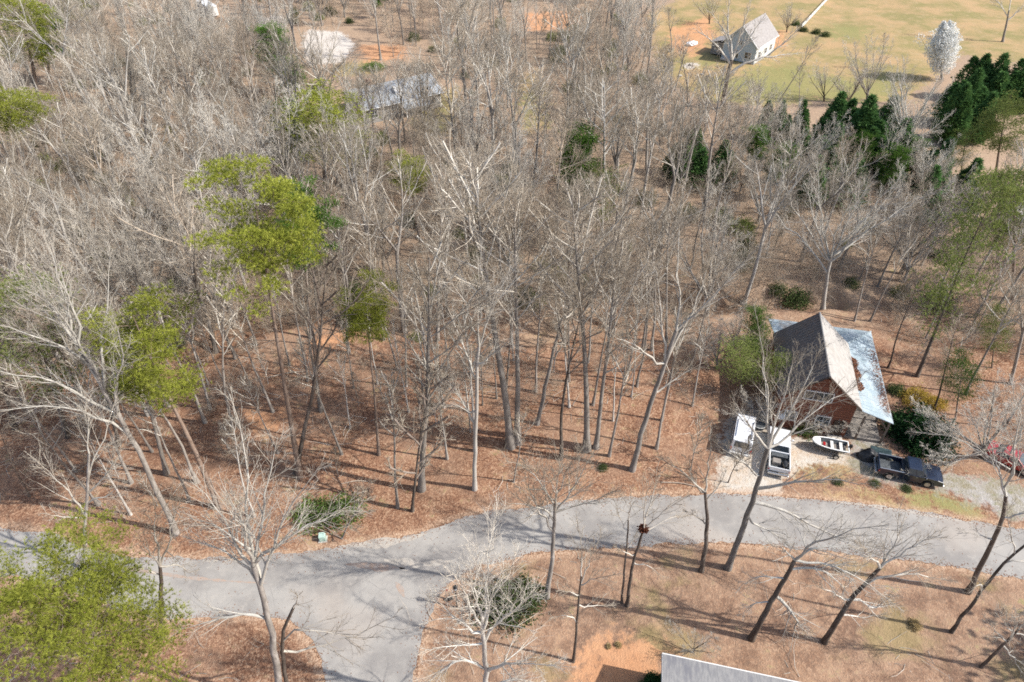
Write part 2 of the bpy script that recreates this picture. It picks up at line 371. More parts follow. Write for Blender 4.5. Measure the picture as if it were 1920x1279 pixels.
def road_mat():
    m, nt, b = newmat("worn_asphalt")
    pos = node(nt, "ShaderNodeNewGeometry").outputs["Position"]
    a, c, d, e = noise(nt, pos, .22, 5, .6), noise(nt, pos, 1.1, 5, .65), noise(nt, pos, 14, 3, .7), noise(nt, pos, .09, 3, .5)
    col = mixc(nt, sstep(nt, a, .38, .62), (.245, .228, .21), (.35, .33, .30))
    col = mixc(nt, mth(nt, 'MULTIPLY', sstep(nt, c, .5, .72), .55), col, (.42, .385, .34))
    col = mixc(nt, mth(nt, 'MULTIPLY', sstep(nt, c, .46, .3), .35), col, (.20, .19, .185))
    col = mixc(nt, mth(nt, 'MULTIPLY', sstep(nt, e, .56, .66), .4), col, (.40, .335, .275))
    col = mixc(nt, mth(nt, 'MULTIPLY', d, .35), col, (.25, .24, .23))
    vor = node(nt, "ShaderNodeTexVoronoi", {"Scale": .33, "Vector": mixc(nt, .25, pos, noise(nt, pos, .6, 4))}, feature='DISTANCE_TO_EDGE')
    crack = sstep(nt, vor.outputs["Distance"], .012, .0)
    col = mixc(nt, mth(nt, 'MULTIPLY', crack, mth(nt, 'MULTIPLY', sstep(nt, a, .5, .6), .35)), col, (.12, .115, .11))
    nt.links.new(col, b.inputs["Base Color"]); b.inputs["Roughness"].default_value = .85; b.inputs["Specular IOR Level"].default_value = .25
    bump(nt, b, d, .25, .02); return m
sheet("road", ragged(ROADW, .25, .28, 11), .02, road_mat())
M['claystain'] = pmat('clay_stain', (.36, .265, .205), (.32, .285, .255), .9, 2.5)
M['sandstain'] = pmat('sand_stain', (.41, .365, .31), (.35, .325, .29), .9, 3)
def streak(pts, w, seed):
    P = np.array([at(*p)[:2] for p in pts]); L = []; Rr = []
    Q = []
    for a, b in zip(P[:-1], P[1:]):
        k = max(2, int(np.linalg.norm(b - a) / .3)); Q += [a + (b - a) * j / k for j in range(k)]
    Q = np.array(Q + [P[-1]]); T = np.gradient(Q, axis=0); Nn = np.column_stack([-T[:, 1], T[:, 0]]) / np.linalg.norm(T, axis=1)[:, None]
    ww = w * (.35 + 1.1 * vnoise(Q, .7, seed)) * np.sin(np.linspace(.15, math.pi - .15, len(Q)))
    return np.vstack([Q + Nn * ww[:, None], (Q - Nn * (ww * (.6 + .8 * vnoise(Q, .5, seed + 1)))[:, None])[::-1]])
sheet("clay_streak", streak([(190, 1058), (260, 1070), (350, 1083), (430, 1090), (500, 1094)], .16, 3), .026, M['claystain'])
sheet("clay_streak", streak([(742, 1092), (752, 1108), (758, 1120)], .3, 9), .026, M['claystain'])
sheet("clay_streak", streak([(648, 1058), (700, 1063), (760, 1066)], .35, 13), .026, M['claystain'])
sheet("sand_streak", streak([(640, 1024), (700, 1020), (760, 1012), (800, 1000)], .4, 21), .026, M['sandstain'])
sheet("sand_streak", streak([(746, 1118), (762, 1140), (770, 1165)], .06, 24), .026, M['sandstain'])
sheet("sand_streak", streak([(1560, 940), (1660, 952), (1760, 970), (1830, 982)], .22, 27), .026, M['sandstain'])
sheet("sand_streak", streak([(720, 1050), (780, 1060), (850, 1052)], .5, 31), .026, M['sandstain'])
#@@TREES@@
# leaves and grit blown over the road's edges
_gl = np.random.default_rng(77); _e = ragged(ROADW, .5, .1, 5); _k = _gl.integers(0, len(_e), 9000); _p = _e[_k] + _gl.normal(0, 1, (9000, 2)) * np.where(_gl.random((9000, 1)) < .7, .22, .9)
_p = _p[(sdist(_p, ROADW) > -.15)]; _a = _gl.random(len(_p)) * 6.28; _s = _gl.uniform(.03, .075, len(_p)); _u = np.column_stack([np.cos(_a), np.sin(_a)]) * _s[:, None]; _w = np.column_stack([-np.sin(_a), np.cos(_a)]) * _s[:, None] * .55
_z = lambda q, h: np.column_stack([q, .028 + h + np.zeros(len(q))])
_V = np.stack([_z(_p - _u, 0), _z(_p - _w, .012), _z(_p + _u, .004 + .02 * _gl.random(len(_p))), _z(_p + _w, .008)], 1).reshape(-1, 3)
M['roadleaf'] = leafmat('road_leaf', (.16, .075, .045), (.30, .15, .09), (.46, .29, .19), .1, 2)
tag(link("road_leaf_litter", npmesh("road_leaf_litter", _V, np.arange(len(_V)).reshape(-1, 4)), M['roadleaf']), "dry leaves blown along the road's edges", kind='stuff')
# ---------------------------------------------------------------- tree growing
UP = np.array([0, 0, 1.0])
def nrm(v): return v / (np.linalg.norm(v, axis=-1, keepdims=True) + 1e-9)
def walk(g, start, d, L, nseg, wander, trop):
    n = len(start); P = np.empty((n, nseg + 1, 3)); P[:, 0] = start; d = nrm(d)
    for i in range(nseg):
        d = nrm(d + g.normal(0, wander, (n, 3)) + trop * UP); P[:, i + 1] = P[:, i] + d * (L / nseg)[:, None]
    return P
def kids(g, P, Rd, k, t0, t1, ang, angsd, lenf, rr, nseg, wander, trop, plen, upbias=0.0, rend=.35):
    """k children on every parent polyline; returns P,R,L"""
    n, S = P.shape[0], P.shape[1] - 1
    t = t0 + (t1 - t0) * (np.arange(k)[None] + g.random((n, k))) / k
    f = t * S; i = np.minimum(f.astype(int), S - 1); w = (f - i)[..., None]; r = np.arange(n)[:, None]
    A, B = P[r, i], P[r, i + 1]; pos = A * (1 - w) + B * w; tan = nrm(B - A)
    rad = Rd[r, i] * (1 - w[..., 0]) + Rd[r, i + 1] * w[..., 0]
    az = (np.arange(k) * 2.4)[None] + g.random((n, 1)) * 6.28 + g.normal(0, .5, (n, k))
    ref = np.where(np.abs(tan[..., 2:3]) > .9, np.array([1.0, 0, 0]), UP); u = nrm(np.cross(tan, ref)); v = np.cross(tan, u)
    side = u * np.cos(az)[..., None] + v * np.sin(az)[..., None] + UP * upbias
    a = np.radians(ang + g.normal(0, angsd, (n, k)))[..., None]
    d = tan * np.cos(a) + nrm(side) * np.sin(a)
    L = plen[:, None] * lenf(t, g.random((n, k)))
    pos = pos.reshape(-1, 3); d = d.reshape(-1, 3); L = L.ravel(); rad = (rad * rr).ravel()
    Pc = walk(g, pos, d, L, nseg, wander, trop)
    Rc = rad[:, None] * np.linspace(1, rend, nseg + 1)[None]
    return Pc, Rc, L
def tubes(lists, sides):
    Vs, Fs, off = [], [], 0
    for (P, Rd), s in zip(lists, sides):
        n, k = P.shape[:2]
        T = nrm(P[:, -1] - P[:, 0]); ref = np.where(np.abs(T[:, 2:3]) > .9, np.array([1.0, 0, 0]), UP); u = nrm(np.cross(T, ref)); v = np.cross(T, u)
        th = np.arange(s) * 2 * np.pi / s
        ring = u[:, None] * np.cos(th)[None, :, None] + v[:, None] * np.sin(th)[None, :, None]
        V = P[:, :, None] + Rd[:, :, None, None] * ring[:, None]
        idx = np.arange(n * k * s).reshape(n, k, s) + off
        a = idx[:, :-1]; b = idx[:, 1:]; F = np.stack([a, np.roll(a, -1, 2), np.roll(b, -1, 2), b], -1).reshape(-1, 4)
        Vs.append(V.reshape(-1, 3)); Fs.append(F); off += n * k * s
    return np.vstack(Vs), np.vstack(Fs)
def resample(pts, n):
    pts = np.asarray(pts, float); d = np.r_[0, np.cumsum(np.linalg.norm(np.diff(pts, axis=0), axis=1))]
    t = np.linspace(0, d[-1], n); q = np.column_stack([np.interp(t, d, pts[:, i]) for i in range(3)])
    for _ in range(2):
        q[1:-1] = (q[:-2] + 2 * q[1:-1] + q[2:]) / 4
    return q, d[-1]
TW = 1.0
def twigs(g, P1, R1, L1, k2=7, k3=6, k4=4, a2=45, l2=.5, droop=.03, fine=1.0):
    l = lambda lo, hi: (lambda t, r: (lo + (hi - lo) * r) * (1.15 - .75 * t))
    P2, R2, L2 = kids(g, P1, R1, k2, .18, 1, a2, 9, l(l2 * .65, l2 * 1.25), .5, 4, .07, droop, L1)
    R2 = np.clip(R2, .015 * fine, .05)
    P3, R3, L3 = kids(g, P2, R2, k3, .15, 1, 38, 11, l(.35, .8), .55, 3, .08, droop, L2)
    R3 = np.clip(R3, .008 * fine, .02)
    P4, R4, L4 = kids(g, P3, R3, k4, .15, 1, 34, 12, lambda t, r: .35 + .5 * r, .65, 2, .08, droop, L3)
    R4 = np.clip(R4, .0058 * fine, .010)
    return [(P2, R2), (P3, R3), (P4, R4)], [4, 3, 3]
def hardwood(seed, H=22, r0=.3, clear=.45, nl=16, limb=.30, ang=38, fork=0, k=(8, 5, 2), crook=.02, trop=.07, fine=1.0):
    g = np.random.default_rng(seed)
    th = H * (.95 if not fork else .5 + .1 * g.random())
    T = walk(g, np.zeros((1, 3)), UP[None], np.array([th]), 10, crook, .03); tt = np.linspace(0, 1, 11)
    Tr = r0 * (1 - (.85 if not fork else .35) * tt)[None]; Tr[0, 0] *= 1.5
    trunk = [(T, Tr)]; parents = (T, Tr, np.array([th])); c0 = clear
    if fork:
        P, Rf, Lf = kids(g, T, Tr, fork, .82, 1, 20, 6, lambda t, r: (H - th * t) / th * (.8 + .3 * r), .72, 8, .05, .05, np.array([th]), 0, .12)
        Rf = Rf * 1.2; trunk.append((P, Rf)); parents = (P, Rf, Lf); c0 = .12
    k1 = nl if not fork else max(4, nl // fork)
    Lref = np.full(len(parents[0]), H)
    shape = lambda t, r: limb * (.6 + .5 * r) * (np.sin(np.pi * np.clip((t - c0) / (1 - c0) * .75 + .22, 0, 1)))
    P1, R1, L1 = kids(g, parents[0], parents[1], k1, c0, .98, ang, 9, shape, .5, 6, .07, trop, Lref, 0, .2)
    R1 = np.maximum(R1 * 1.15, .045)
    ls, ss = twigs(g, P1, R1, L1, *k, a2=34, l2=.58, droop=trop * .7, fine=fine * 1.15)
    if fork:   # twigs on leader tips
        ext, es = twigs(g, parents[0][:, 4:], parents[1][:, 4:], parents[2] * .5, 5, 5, 3, fine=fine); ls += ext; ss += es
    else:
        ext, es = twigs(g, T[:, 7:], np.maximum(Tr[:, 7:], .03), np.array([th * .25]), 8, 5, 3, fine=fine); ls += ext; ss += es
    tV = tubes(trunk, [9] * len(trunk)); cV = tubes([(P1, R1)] + ls, [5] + ss)
    return tV, cV, H
def broom(seed, H=17, r0=.22, nlead=9, spread=24, k=(6, 5, 2), fine=1.1):
    """many steep leaders from a short trunk"""
    g = np.random.default_rng(seed); th = H * .22
    T = walk(g, np.zeros((1, 3)), UP[None], np.array([th]), 4, .03, 0); Tr = r0 * np.linspace(1.3, .9, 5)[None]
    P, Rf, Lf = kids(g, T, Tr, nlead, .5, 1, spread, 9, lambda t, r: (H / th - t) * (.72 + .35 * r), .5, 9, .035, .045, np.array([th]), 0, .1)
    P1, R1, L1 = kids(g, P, Rf, 9, .2, 1, 24, 7, lambda t, r: .34 * (.6 + .6 * r) * (1.1 - .7 * t), .5, 5, .05, .06, Lf, 0, .2)
    ls, ss = twigs(g, P1, np.maximum(R1 * 1.2, .026), L1, *k, a2=30, fine=fine)
    return tubes([(T, Tr), (P, Rf)], [8, 6]), tubes([(P1, R1)] + ls, [4] + ss), H
def traced(seed, base, paths, r0=.3, k=(1.0, 5, 3), fine=.95, lat=.9, l2=.36, lk=1.0):
    """a tree whose trunk and limbs were surveyed from the photograph; each point lies on the tree's own plane, limbs lean to and fro"""
    g = np.random.default_rng(seed); B = at(*base); B = np.array([B[0], B[1], tz(B[0], B[1])]); Lsets = []
    ls, ss, tr = [], [], []
    for j, pth in enumerate(paths):
        swing = 0 if j == 0 else lat * g.uniform(-1, 1)
        pts = []
        for q, (px, py) in enumerate(pth):
            p = on_y(px, py, B[1] + 0)
            pts.append(p - B)
        pts = np.array(pts)
        if j == 0: pts[0] = (0, 0, -.1)
        tt = np.linspace(0, 1, len(pts)); n = 11 if j == 0 else 9
        q, L = resample(pts, n)
        if j: q[:, 1] += swing * L * .45 * np.linspace(0, 1, n) ** 1.3
        q[1:-1] += g.normal(0, .012 * L, (n - 2, 3)) * (0.22 if j == 0 else .8)
        if j == 0:
            rad = .74 * r0 * np.linspace(1, .55, n); rad[0] *= 1.35; tr.append((q[None], rad[None])); trunkq, trunkr = q, rad
        else:
            dd = np.linalg.norm(trunkq - q[0], axis=1); i = int(np.argmin(dd)); rs = trunkr[i] * (.8 if dd[i] < 1.2 else .5)
            if dd[i] > .05 and dd[i] < 1.5: q[0] = trunkq[i]
            rs = min(rs, (.028 + .016 * L) * lk); rad = rs * (.1 + .9 * (1 - np.linspace(0, 1, n)) ** 1.25); Lsets.append((q, rad, L))
    P1 = np.array([x[0] for x in Lsets]); R1 = np.maximum(np.array([x[1] for x in Lsets]), .016); L1 = np.array([x[2] for x in Lsets])
    tot = 0
    order = np.argsort(L1)
    for chunk in np.array_split(order, min(4, len(order))):
        k2 = int(np.clip(L1[chunk].mean() * 2.2 * k[0], 6, 17))
        a, b = twigs(g, P1[chunk], R1[chunk], np.minimum(L1[chunk], 6.5), k2, k[1], k[2], a2=31, l2=l2 * 1.15, droop=.05, fine=fine); ls += a; ss += b
    tV = tubes(tr, [10]); cV = tubes([(P1, R1)] + ls, [6] + ss)
    return tV, cV, B
def blades(g, C, D, n, length, width, spread):
    """n diamond needles/leaves round each tuft centre C pointing along D"""
    m = len(C); d = nrm(np.repeat(D, n, 0) + g.normal(0, spread, (m * n, 3))); c = np.repeat(C, n, 0)
    L = length * g.uniform(.65, 1.2, (m * n, 1)); s = nrm(np.cross(d, g.normal(0, 1, (m * n, 3)))) * width * g.uniform(.7, 1.2, (m * n, 1))
    if n >= 12:      # needles: one slim triangle each
        return np.stack([c + s, c - s, c + d * L], 1).reshape(-1, 3), np.arange(m * n * 3).reshape(-1, 3)
    V = np.stack([c, c + d * L * .45 + s, c + d * L, c + d * L * .45 - s], 1).reshape(-1, 3)
    return V, np.arange(m * n * 4).reshape(-1, 4)
def pine(seed, H=27, r0=.3, cb=.55, nl=30, blen=.15, k2=6, tuft=(18, 14), nl_len=.24, nw=.016, puff=1.0):
    g = np.random.default_rng(seed)
    T = walk(g, np.zeros((1, 3)), UP[None], np.array([H * .98]), 12, .015, .03); Tr = r0 * np.linspace(1, .12, 13)[None]; Tr[0, 0] *= 1.35
    shape = lambda t, r: blen * (.5 + .75 * r) * np.sqrt(np.clip(1.03 - ((t - cb - (1 - cb) * .45) / ((1 - cb) * .62)) ** 2, .05, 1))
    P1, R1, L1 = kids(g, T, Tr, nl, cb, .99, 72, 10, shape, .35, 6, .10, .07, np.array([H]), .12, .25)
    P2, R2, L2 = kids(g, P1, R1, k2, .3, 1, 48, 14, lambda t, r: .32 + .35 * r, .55, 3, .15, .08, L1, .1)
    # tufts gather in clumps at branch ends
    keep = g.random(len(P2)) < .92; tips = np.repeat(P2[keep][:, 3] * .8 + P2[keep][:, 2] * .2, tuft[0], 0)
    off = g.normal(0, 1, tips.shape) * np.array([.52, .52, .15]) * puff; C = tips + off
    D = nrm(nrm(off) + np.array([0, 0, .55]) + g.normal(0, .25, C.shape))
    nV = blades(g, C, D, tuft[1], nl_len, nw, .55)
    st = tubes([(P1, np.maximum(R1, .02)), (P2, np.maximum(R2, .012))], [5, 3])
    tV = tubes([(T, Tr)], [10])
    tV = (np.vstack([tV[0], st[0]]), np.vstack([tV[1], st[1] + len(tV[0])]))
    return tV, nV, H
def conifer(seed, H=9, rad=1.9, n=3200, nb=5, length=.5, width=.06, spires=6):
    g = np.random.default_rng(seed); k = g.integers(0, spires, n); sx = g.normal(0, rad * .36, (spires, 2)); sx[0] = 0; sh = H * g.uniform(.55, .92, spires); sh[0] = H
    t = g.random(n) ** .8; a = g.random(n) * 6.283; lob = 1 + .22 * np.sin(a * 4 + t * 9 + k) + .15 * np.sin(a * 7 - t * 19)
    rr = rad * .72 * np.clip(1.02 - t ** 2.1, .02, 1) * lob * np.clip(t * 7 + .5, 0, 1) * (.5 + .55 * g.random(n))
    C = np.column_stack([sx[k, 0] + rr * np.cos(a), sx[k, 1] + rr * np.sin(a), .15 + t * sh[k] * .95])
    D = nrm(np.column_stack([np.cos(a) * .6, np.sin(a) * .6, np.full(n, 1.0)]) + g.normal(0, .3, (n, 3)))
    T = walk(g, np.zeros((1, 3)), UP[None], np.array([H * .95]), 5, .01, 0)
    return tubes([(T, .14 * np.linspace(1, .15, 6)[None])], [7]), blades(g, C, D, nb, length, width, .5), H
def shrub(seed, rad=(1.5, 1.5, 1.2), n=1500, nb=3, length=.16, width=.05, stems=12, hollow=.45):
    g = np.random.default_rng(seed); d = nrm(g.normal(0, 1, (n, 3))); d[:, 2] = np.abs(d[:, 2]) * 1.0 - .15 * g.random(n)
    lob = 1 + .2 * np.sin(d[:, 0] * 5 + seed) * np.sin(d[:, 1] * 6) + .15 * g.normal(0, 1, n)
    C = d * (hollow + (1 - hollow) * g.random((n, 1)) ** .5) * lob[:, None] * np.array(rad); C[:, 2] = np.maximum(C[:, 2], .05)
    Vl = blades(g, C, nrm(d + np.array([0, 0, .4])), nb, length, width, .8)
    dd = nrm(np.column_stack([g.normal(0, .6, (stems, 2)), np.ones(stems)])); P = walk(g, np.zeros((stems, 3)), dd, np.full(stems, rad[2] * .95), 4, .12, .02)
    return tubes([(P, np.full((stems, 1), .025) * np.linspace(1, .3, 5)[None])], [4]), Vl, rad[2]
def brush(seed, H=3, n=9, spread=.55, r=.018):
    g = np.random.default_rng(seed); dd = nrm(np.column_stack([g.normal(0, spread, (n, 2)), np.ones(n)]))
    st = np.column_stack([g.normal(0, .35, (n, 2)), np.zeros(n)]); L = H * g.uniform(.6, 1.1, n)
    P = walk(g, st, dd, L, 5, .12, .02); Rr = r * np.ones((n, 1)) * np.linspace(1, .35, 6)[None]
    P2, R2, L2 = kids(g, P, Rr, 6, .2, 1, 38, 12, lambda t, q: .3 + .3 * q, .7, 3, .15, .02, L); P3, R3, L3 = kids(g, P2, R2, 4, .2, 1, 40, 14, lambda t, q: .35 + .35 * q, .8, 2, .15, .02, L2)
    return tubes([(P, Rr), (P2, np.maximum(R2, .009)), (P3, np.maximum(R3, .007))], [4, 3, 3])

def two_tone(me, cv, cf, pale=False):
    """fine twigs (thin tubes) take the second, browner material"""
    me.materials.append(M['twig' if pale else 'twig_fine']); w = np.linalg.norm(cv[cf[:, 0]] - cv[cf[:, 1]], axis=1)
    me.polygons.foreach_set("material_index", (w < .030).astype(np.int32))
# prototype library: kind -> (trunk mesh, crown mesh, height)
LIB = {}
def lib(name, res, trunk_mat, crown_mat):
    (tv, tf), (cv, cf), H = res
    a = npmesh(name + "_trunk", tv, tf, True); a.materials.append(M[trunk_mat]); b = npmesh(name + "_crown", cv, cf, crown_mat not in LEAFY); b.materials.append(M[crown_mat]); LIB[name] = (a, b, float(cv[:, 2].max()))
    if crown_mat not in LEAFY: two_tone(b, cv, cf, crown_mat == 'twig_pale')
LEAFY = {'needle', 'needle_dark', 'needle_dull', 'cypress', 'glossy', 'leaf', 'ivy', 'yellow', 'blossom', 'straw'}
for i in range(5): lib(f"tall{i}", hardwood(100 + i, 22, .235, .42 + .03 * i, 17, .27, 36 + 3 * i), 'bark', 'twig')
for i in range(4): lib(f"forked{i}", hardwood(120 + i, 20, .26, .4, 18, .30, 38, fork=2 + i % 3), 'bark', 'twig')
for i in range(3): lib(f"slim{i}", hardwood(140 + i, 17, .14, .5, 11, .19, 34, k=(6, 4, 2), crook=.035), 'bark', 'twig')
for i in range(3): lib(f"broom{i}", broom(160 + i, 17, .24, 7 + 2 * i, 20 + 4 * i), 'bark', 'twig_pale')
for i in range(2): lib(f"sapling{i}", hardwood(180 + i, 9, .07, .25, 13, .24, 45, k=(5, 5, 3), crook=.05), 'bark', 'brush')
for i in range(3): lib(f"pine{i}", pine(200 + i, 27, .27, (.74, .70, .6)[i], 19, .132 - .005 * i, k2=4, tuft=(82, 14), nl_len=.27, nw=.015, puff=1.0), 'bark_pine', 'needle')
lib("pinewide", pine(210, 24, .34, .45, 30, .17, 5, (46, 14), .29, .02, 1.2), 'bark_pine', 'needle')
lib("pinenear", pine(211, 26, .34, .42, 56, .22, 5, (60, 13), .29, .015, .9), 'bark_pine', 'needle')
lib("pinedark", pine(212, 20, .25, .35, 34, .12, 5, (34, 12), .24, .028, 1.0), 'bark_pine', 'needle_dark')
lib("pinedull", pine(213, 19, .22, .30, 34, .16, 4, (26, 12), .25, .022, 1.2), 'bark_pine', 'needle_dull')
for i in range(3): lib(f"cypress{i}", conifer(220 + i, 9, 1.9), 'bark_dark', 'cypress')
lib("magnolia", shrub(230, (3.0, 2.8, 4.2), 4200, 4, .26, .075), 'bark_dark', 'glossy')
for i in range(2): lib(f"shrub{i}", shrub(232 + i, (1.6, 1.5, 1.4), 1100, 4, .15, .035, 16, .25), 'bark_dark', 'leaf')
for i in range(2): lib(f"ivy{i}", shrub(236 + i, (1.7, 1.6, 2.0), 1300, 3, .17, .05, 20, .2), 'bark_dark', 'ivy')
lib("shrubdull", shrub(239, (1.4, 1.4, 1.9), 900, 3, .2, .045, 16, .2), "bark_dark", "needle_dull")
lib("forsythia", shrub(240, (1.8, 1.5, 1.3), 1500, 3, .15, .04, 24), 'brush', 'yellow')
lib("strawclump", shrub(241, (.8, .7, .55), 600, 4, .3, .018, 6, .1), 'brush', 'straw')
bl = broom(250, 12, .2, 12, 20, (5, 4, 3))
_g = np.random.default_rng(3); _v = bl[1][0]; _v = _v[_v[:, 2] > 2.4]; bC = _v[_g.integers(0, len(_v), 1500)] + _g.normal(0, .25, (1500, 3))
_t = _g.random(8000) ** .85; _a = _g.random(8000) * 6.283; _r = 2.7 * np.sin(np.pi * np.clip(_t * .82 + .14, 0, 1)) ** .7 * _g.uniform(.3, 1.1, 8000) * (1 + .22 * np.sin(_a * 5 + _t * 13) * np.sin(_t * 21 + _a * 2)); bC = np.vstack([bC[bC[:, 2] < 9.5], np.column_stack([_r * np.cos(_a), _r * np.sin(_a), 2.0 + _t * 9.6 + .5 * np.sin(_a * 3)])])
lib("pear", (bl[0], blades(_g, bC, nrm(_g.normal(0, 1, bC.shape) + UP), 3, .22, .075, .7), 12), 'bark', 'blossom')

def plant(name, kind, base, top=None, h=None, label=None, cat='tree', group=None, rz=None, wide=1.0, mats=None, sink=.08, crown='crown', trunk='trunk', xy=None):
    """put one tree at a surveyed foot; top = photograph pixel of its tip, which sets its lean"""
    a, b, H0 = LIB[kind]; h = h or H0
    if xy is None: B = at(*base); x, y = B[0], B[1]
    else: x, y = xy
    z = tz(x, y) - sink
    root = empty(name, (x, y, z)); rz = random.uniform(0, 6.28) if rz is None else rz
    q = Quaternion((0, 0, 1), rz); L = h
    if top is not None:
        p = on_y(top[0], top[1], y); v = Vector((p[0] - x, 0, max(p[2] - z, 1.5)))
        q = Vector((0, 0, 1)).rotation_difference(v) @ q; L = v.length
    root.rotation_mode = 'QUATERNION'; root.rotation_quaternion = q
    s = L / H0; root.scale = (s * wide, s * wide, s)
    ta, tb = link(trunk, a, None, root), link(crown, b, None, root)
    if mats:
        for o, k in zip((ta, tb), mats):
            if k: o.material_slots[0].link = 'OBJECT'; o.material_slots[0].material = M[k]
    tag(root, label, cat, group); return root
def plant_traced(name, seed, base, paths, label, r0=.3, mats=('bark', 'twig'), group=None, **kw):
    (tv, tf), (cv, cf), B = traced(seed, base, paths, r0, **kw)
    root = empty(name, tuple(B))
    a = npmesh(name + "_trunk", tv, tf, True); b = npmesh(name + "_crown", cv, cf, True)
    link('trunk', a, M[mats[0]], root); b.materials.append(M[mats[1]]); two_tone(b, cv, cf, mats[1] == 'twig_pale'); link('crown', b, None, root); tag(root, label, 'tree', group); return root
FEET = []       # feet of every surveyed tree, so the filled-in wood keeps clear of them
T_ = plant_traced
def foot(px, py): FEET.append(at(px, py)[:2]); return (px, py)

# --- roadside trees with surveyed limbs
T_('bare_tree', 301, foot(1315, 1070), [[(1315, 1070), (1328, 1000), (1322, 922)], [(1322, 925), (1290, 895), (1235, 868)], [(1322, 925), (1332, 880), (1345, 830)], [(1322, 930), (1300, 905), (1290, 870)], [(1324, 935), (1345, 925), (1370, 900)], [(1327, 985), (1300, 965), (1280, 960)]],
   "short broken-topped bare tree at the far road edge of the driveway mouth, dark trunk", .27, ('bark_dark', 'twig'))
T_('bare_tree', 302, foot(1365, 1065), [[(1365, 1065), (1392, 990), (1422, 910), (1440, 840)], [(1420, 918), (1480, 890), (1545, 862), (1610, 845)], [(1440, 840), (1448, 760), (1440, 640)], [(1440, 840), (1500, 770), (1560, 690)], [(1440, 845), (1400, 790), (1370, 740)], [(1438, 850), (1540, 790), (1630, 770)], [(1408, 940), (1470, 945), (1560, 962), (1620, 955)], [(1425, 900), (1395, 860), (1350, 830)], [(1440, 840), (1470, 740), (1500, 660)], [(1398, 975), (1440, 985), (1480, 1000)]],
   "big forked bare tree leaning over the white pickup and driveway", .36, ('bark', 'twig'), k=(1.1, 5, 3))
T_('bare_tree', 303, foot(1410, 1195), [[(1410, 1195), (1450, 1120), (1490, 1050)], [(1490, 1050), (1520, 1000), (1560, 965), (1640, 930)], [(1488, 1052), (1570, 1048), (1650, 1080)], [(1490, 1050), (1465, 1015), (1440, 1000)], [(1480, 1070), (1540, 1060), (1590, 1110)], [(1452, 1115), (1490, 1150), (1497, 1215)], [(1470, 1085), (1420, 1080), (1390, 1100)], [(1445, 1128), (1410, 1130), (1390, 1150)], [(1500, 1035), (1560, 1020), (1640, 1020)]],
   "leaning bare tree in the front yard with pale drooping limbs towards the road bend", .33, ('bark_dark', 'twig_pale'), lat=.6)
T_('bare_tree', 304, foot(1548, 1200), [[(1548, 1200), (1590, 1130), (1650, 1065)], [(1650, 1065), (1700, 1030), (1765, 1000)], [(1625, 1092), (1690, 1070), (1770, 1080)], [(1650, 1065), (1620, 1020), (1600, 985)], [(1592, 1128), (1560, 1110), (1520, 1100)], [(1600, 1118), (1640, 1140), (1660, 1100)], [(1640, 1075), (1680, 1040), (1700, 990)], [(1578, 1150), (1620, 1160), (1660, 1150)]],
   "dark bare tree leaning right across the yard, second trunk from the grey roof corner", .3, ('bark_dark', 'twig'), lat=.6)
T_('bare_tree', 305, foot(1815, 1110), [[(1815, 1110), (1850, 1040), (1880, 975), (1886, 930)], [(1885, 940), (1893, 870), (1905, 790), (1890, 700)], [(1880, 975), (1930, 950), (1975, 930)], [(1893, 880), (1840, 850), (1790, 825), (1750, 830)], [(1862, 1015), (1838, 1003), (1800, 1000)], [(1895, 850), (1930, 800), (1950, 740)], [(1890, 900), (1915, 850), (1925, 790)], [(1886, 930), (1870, 860), (1860, 800)]],
   "tall dark bare tree on the near verge beside the lane, pale branch tips", .3, ('bark_dark', 'twig_pale'))
T_('bare_tree', 306, foot(1788, 1180), [[(1788, 1180), (1840, 1110), (1885, 1052), (1925, 1020)], [(1885, 1052), (1930, 1048), (1970, 1055)], [(1925, 1020), (1960, 985), (2000, 960)], [(1845, 1105), (1830, 1080), (1800, 1060)], [(1905, 1035), (1900, 1000), (1910, 970)]],
   "thin dark bare tree leaning right beside the straw clump", .19, ('bark_dark', 'twig'))
T_('bare_tree', 307, foot(1845, 1245), [[(1845, 1245), (1880, 1210), (1910, 1180)], [(1885, 1205), (1865, 1180), (1850, 1165)], [(1895, 1195), (1905, 1160), (1900, 1130)], [(1910, 1180), (1940, 1150), (1960, 1110)], [(1905, 1185), (1940, 1190), (1980, 1200)], [(1900, 1190), (1880, 1160), (1870, 1135)], [(1880, 1210), (1900, 1235), (1920, 1260)]],
   "small pale-twigged tree in the shaded yard corner, dark leaning stem", .17, ('bark_dark', 'twig_pale'), lat=.5)
T_('bare_tree', 308, foot(1175, 1137), [[(1175, 1137), (1185, 1060), (1207, 992)], [(1207, 992), (1208, 940), (1212, 880)], [(1207, 992), (1245, 960), (1295, 930)], [(1207, 992), (1225, 950), (1245, 900)], [(1205, 998), (1260, 978), (1310, 985)], [(1185, 1060), (1210, 1050), (1240, 1060)], [(1190, 1045), (1165, 1030), (1150, 1020)]],
   "slender bare tree carrying a brown leaf nest at its fork above the road", .2, ('bark_dark', 'twig'), k=(.7, 4, 3))
T_('bare_tree', 309, foot(1166, 1131), [[(1166, 1131), (1173, 1050), (1178, 975)], [(1178, 975), (1180, 930), (1176, 890)], [(1176, 1000), (1160, 970), (1150, 940)], [(1174, 1030), (1195, 1010), (1205, 1000)]],
   "thinner bare stem close beside the nest tree", .13, ('bark_dark', 'twig'), k=(.6, 4, 3))
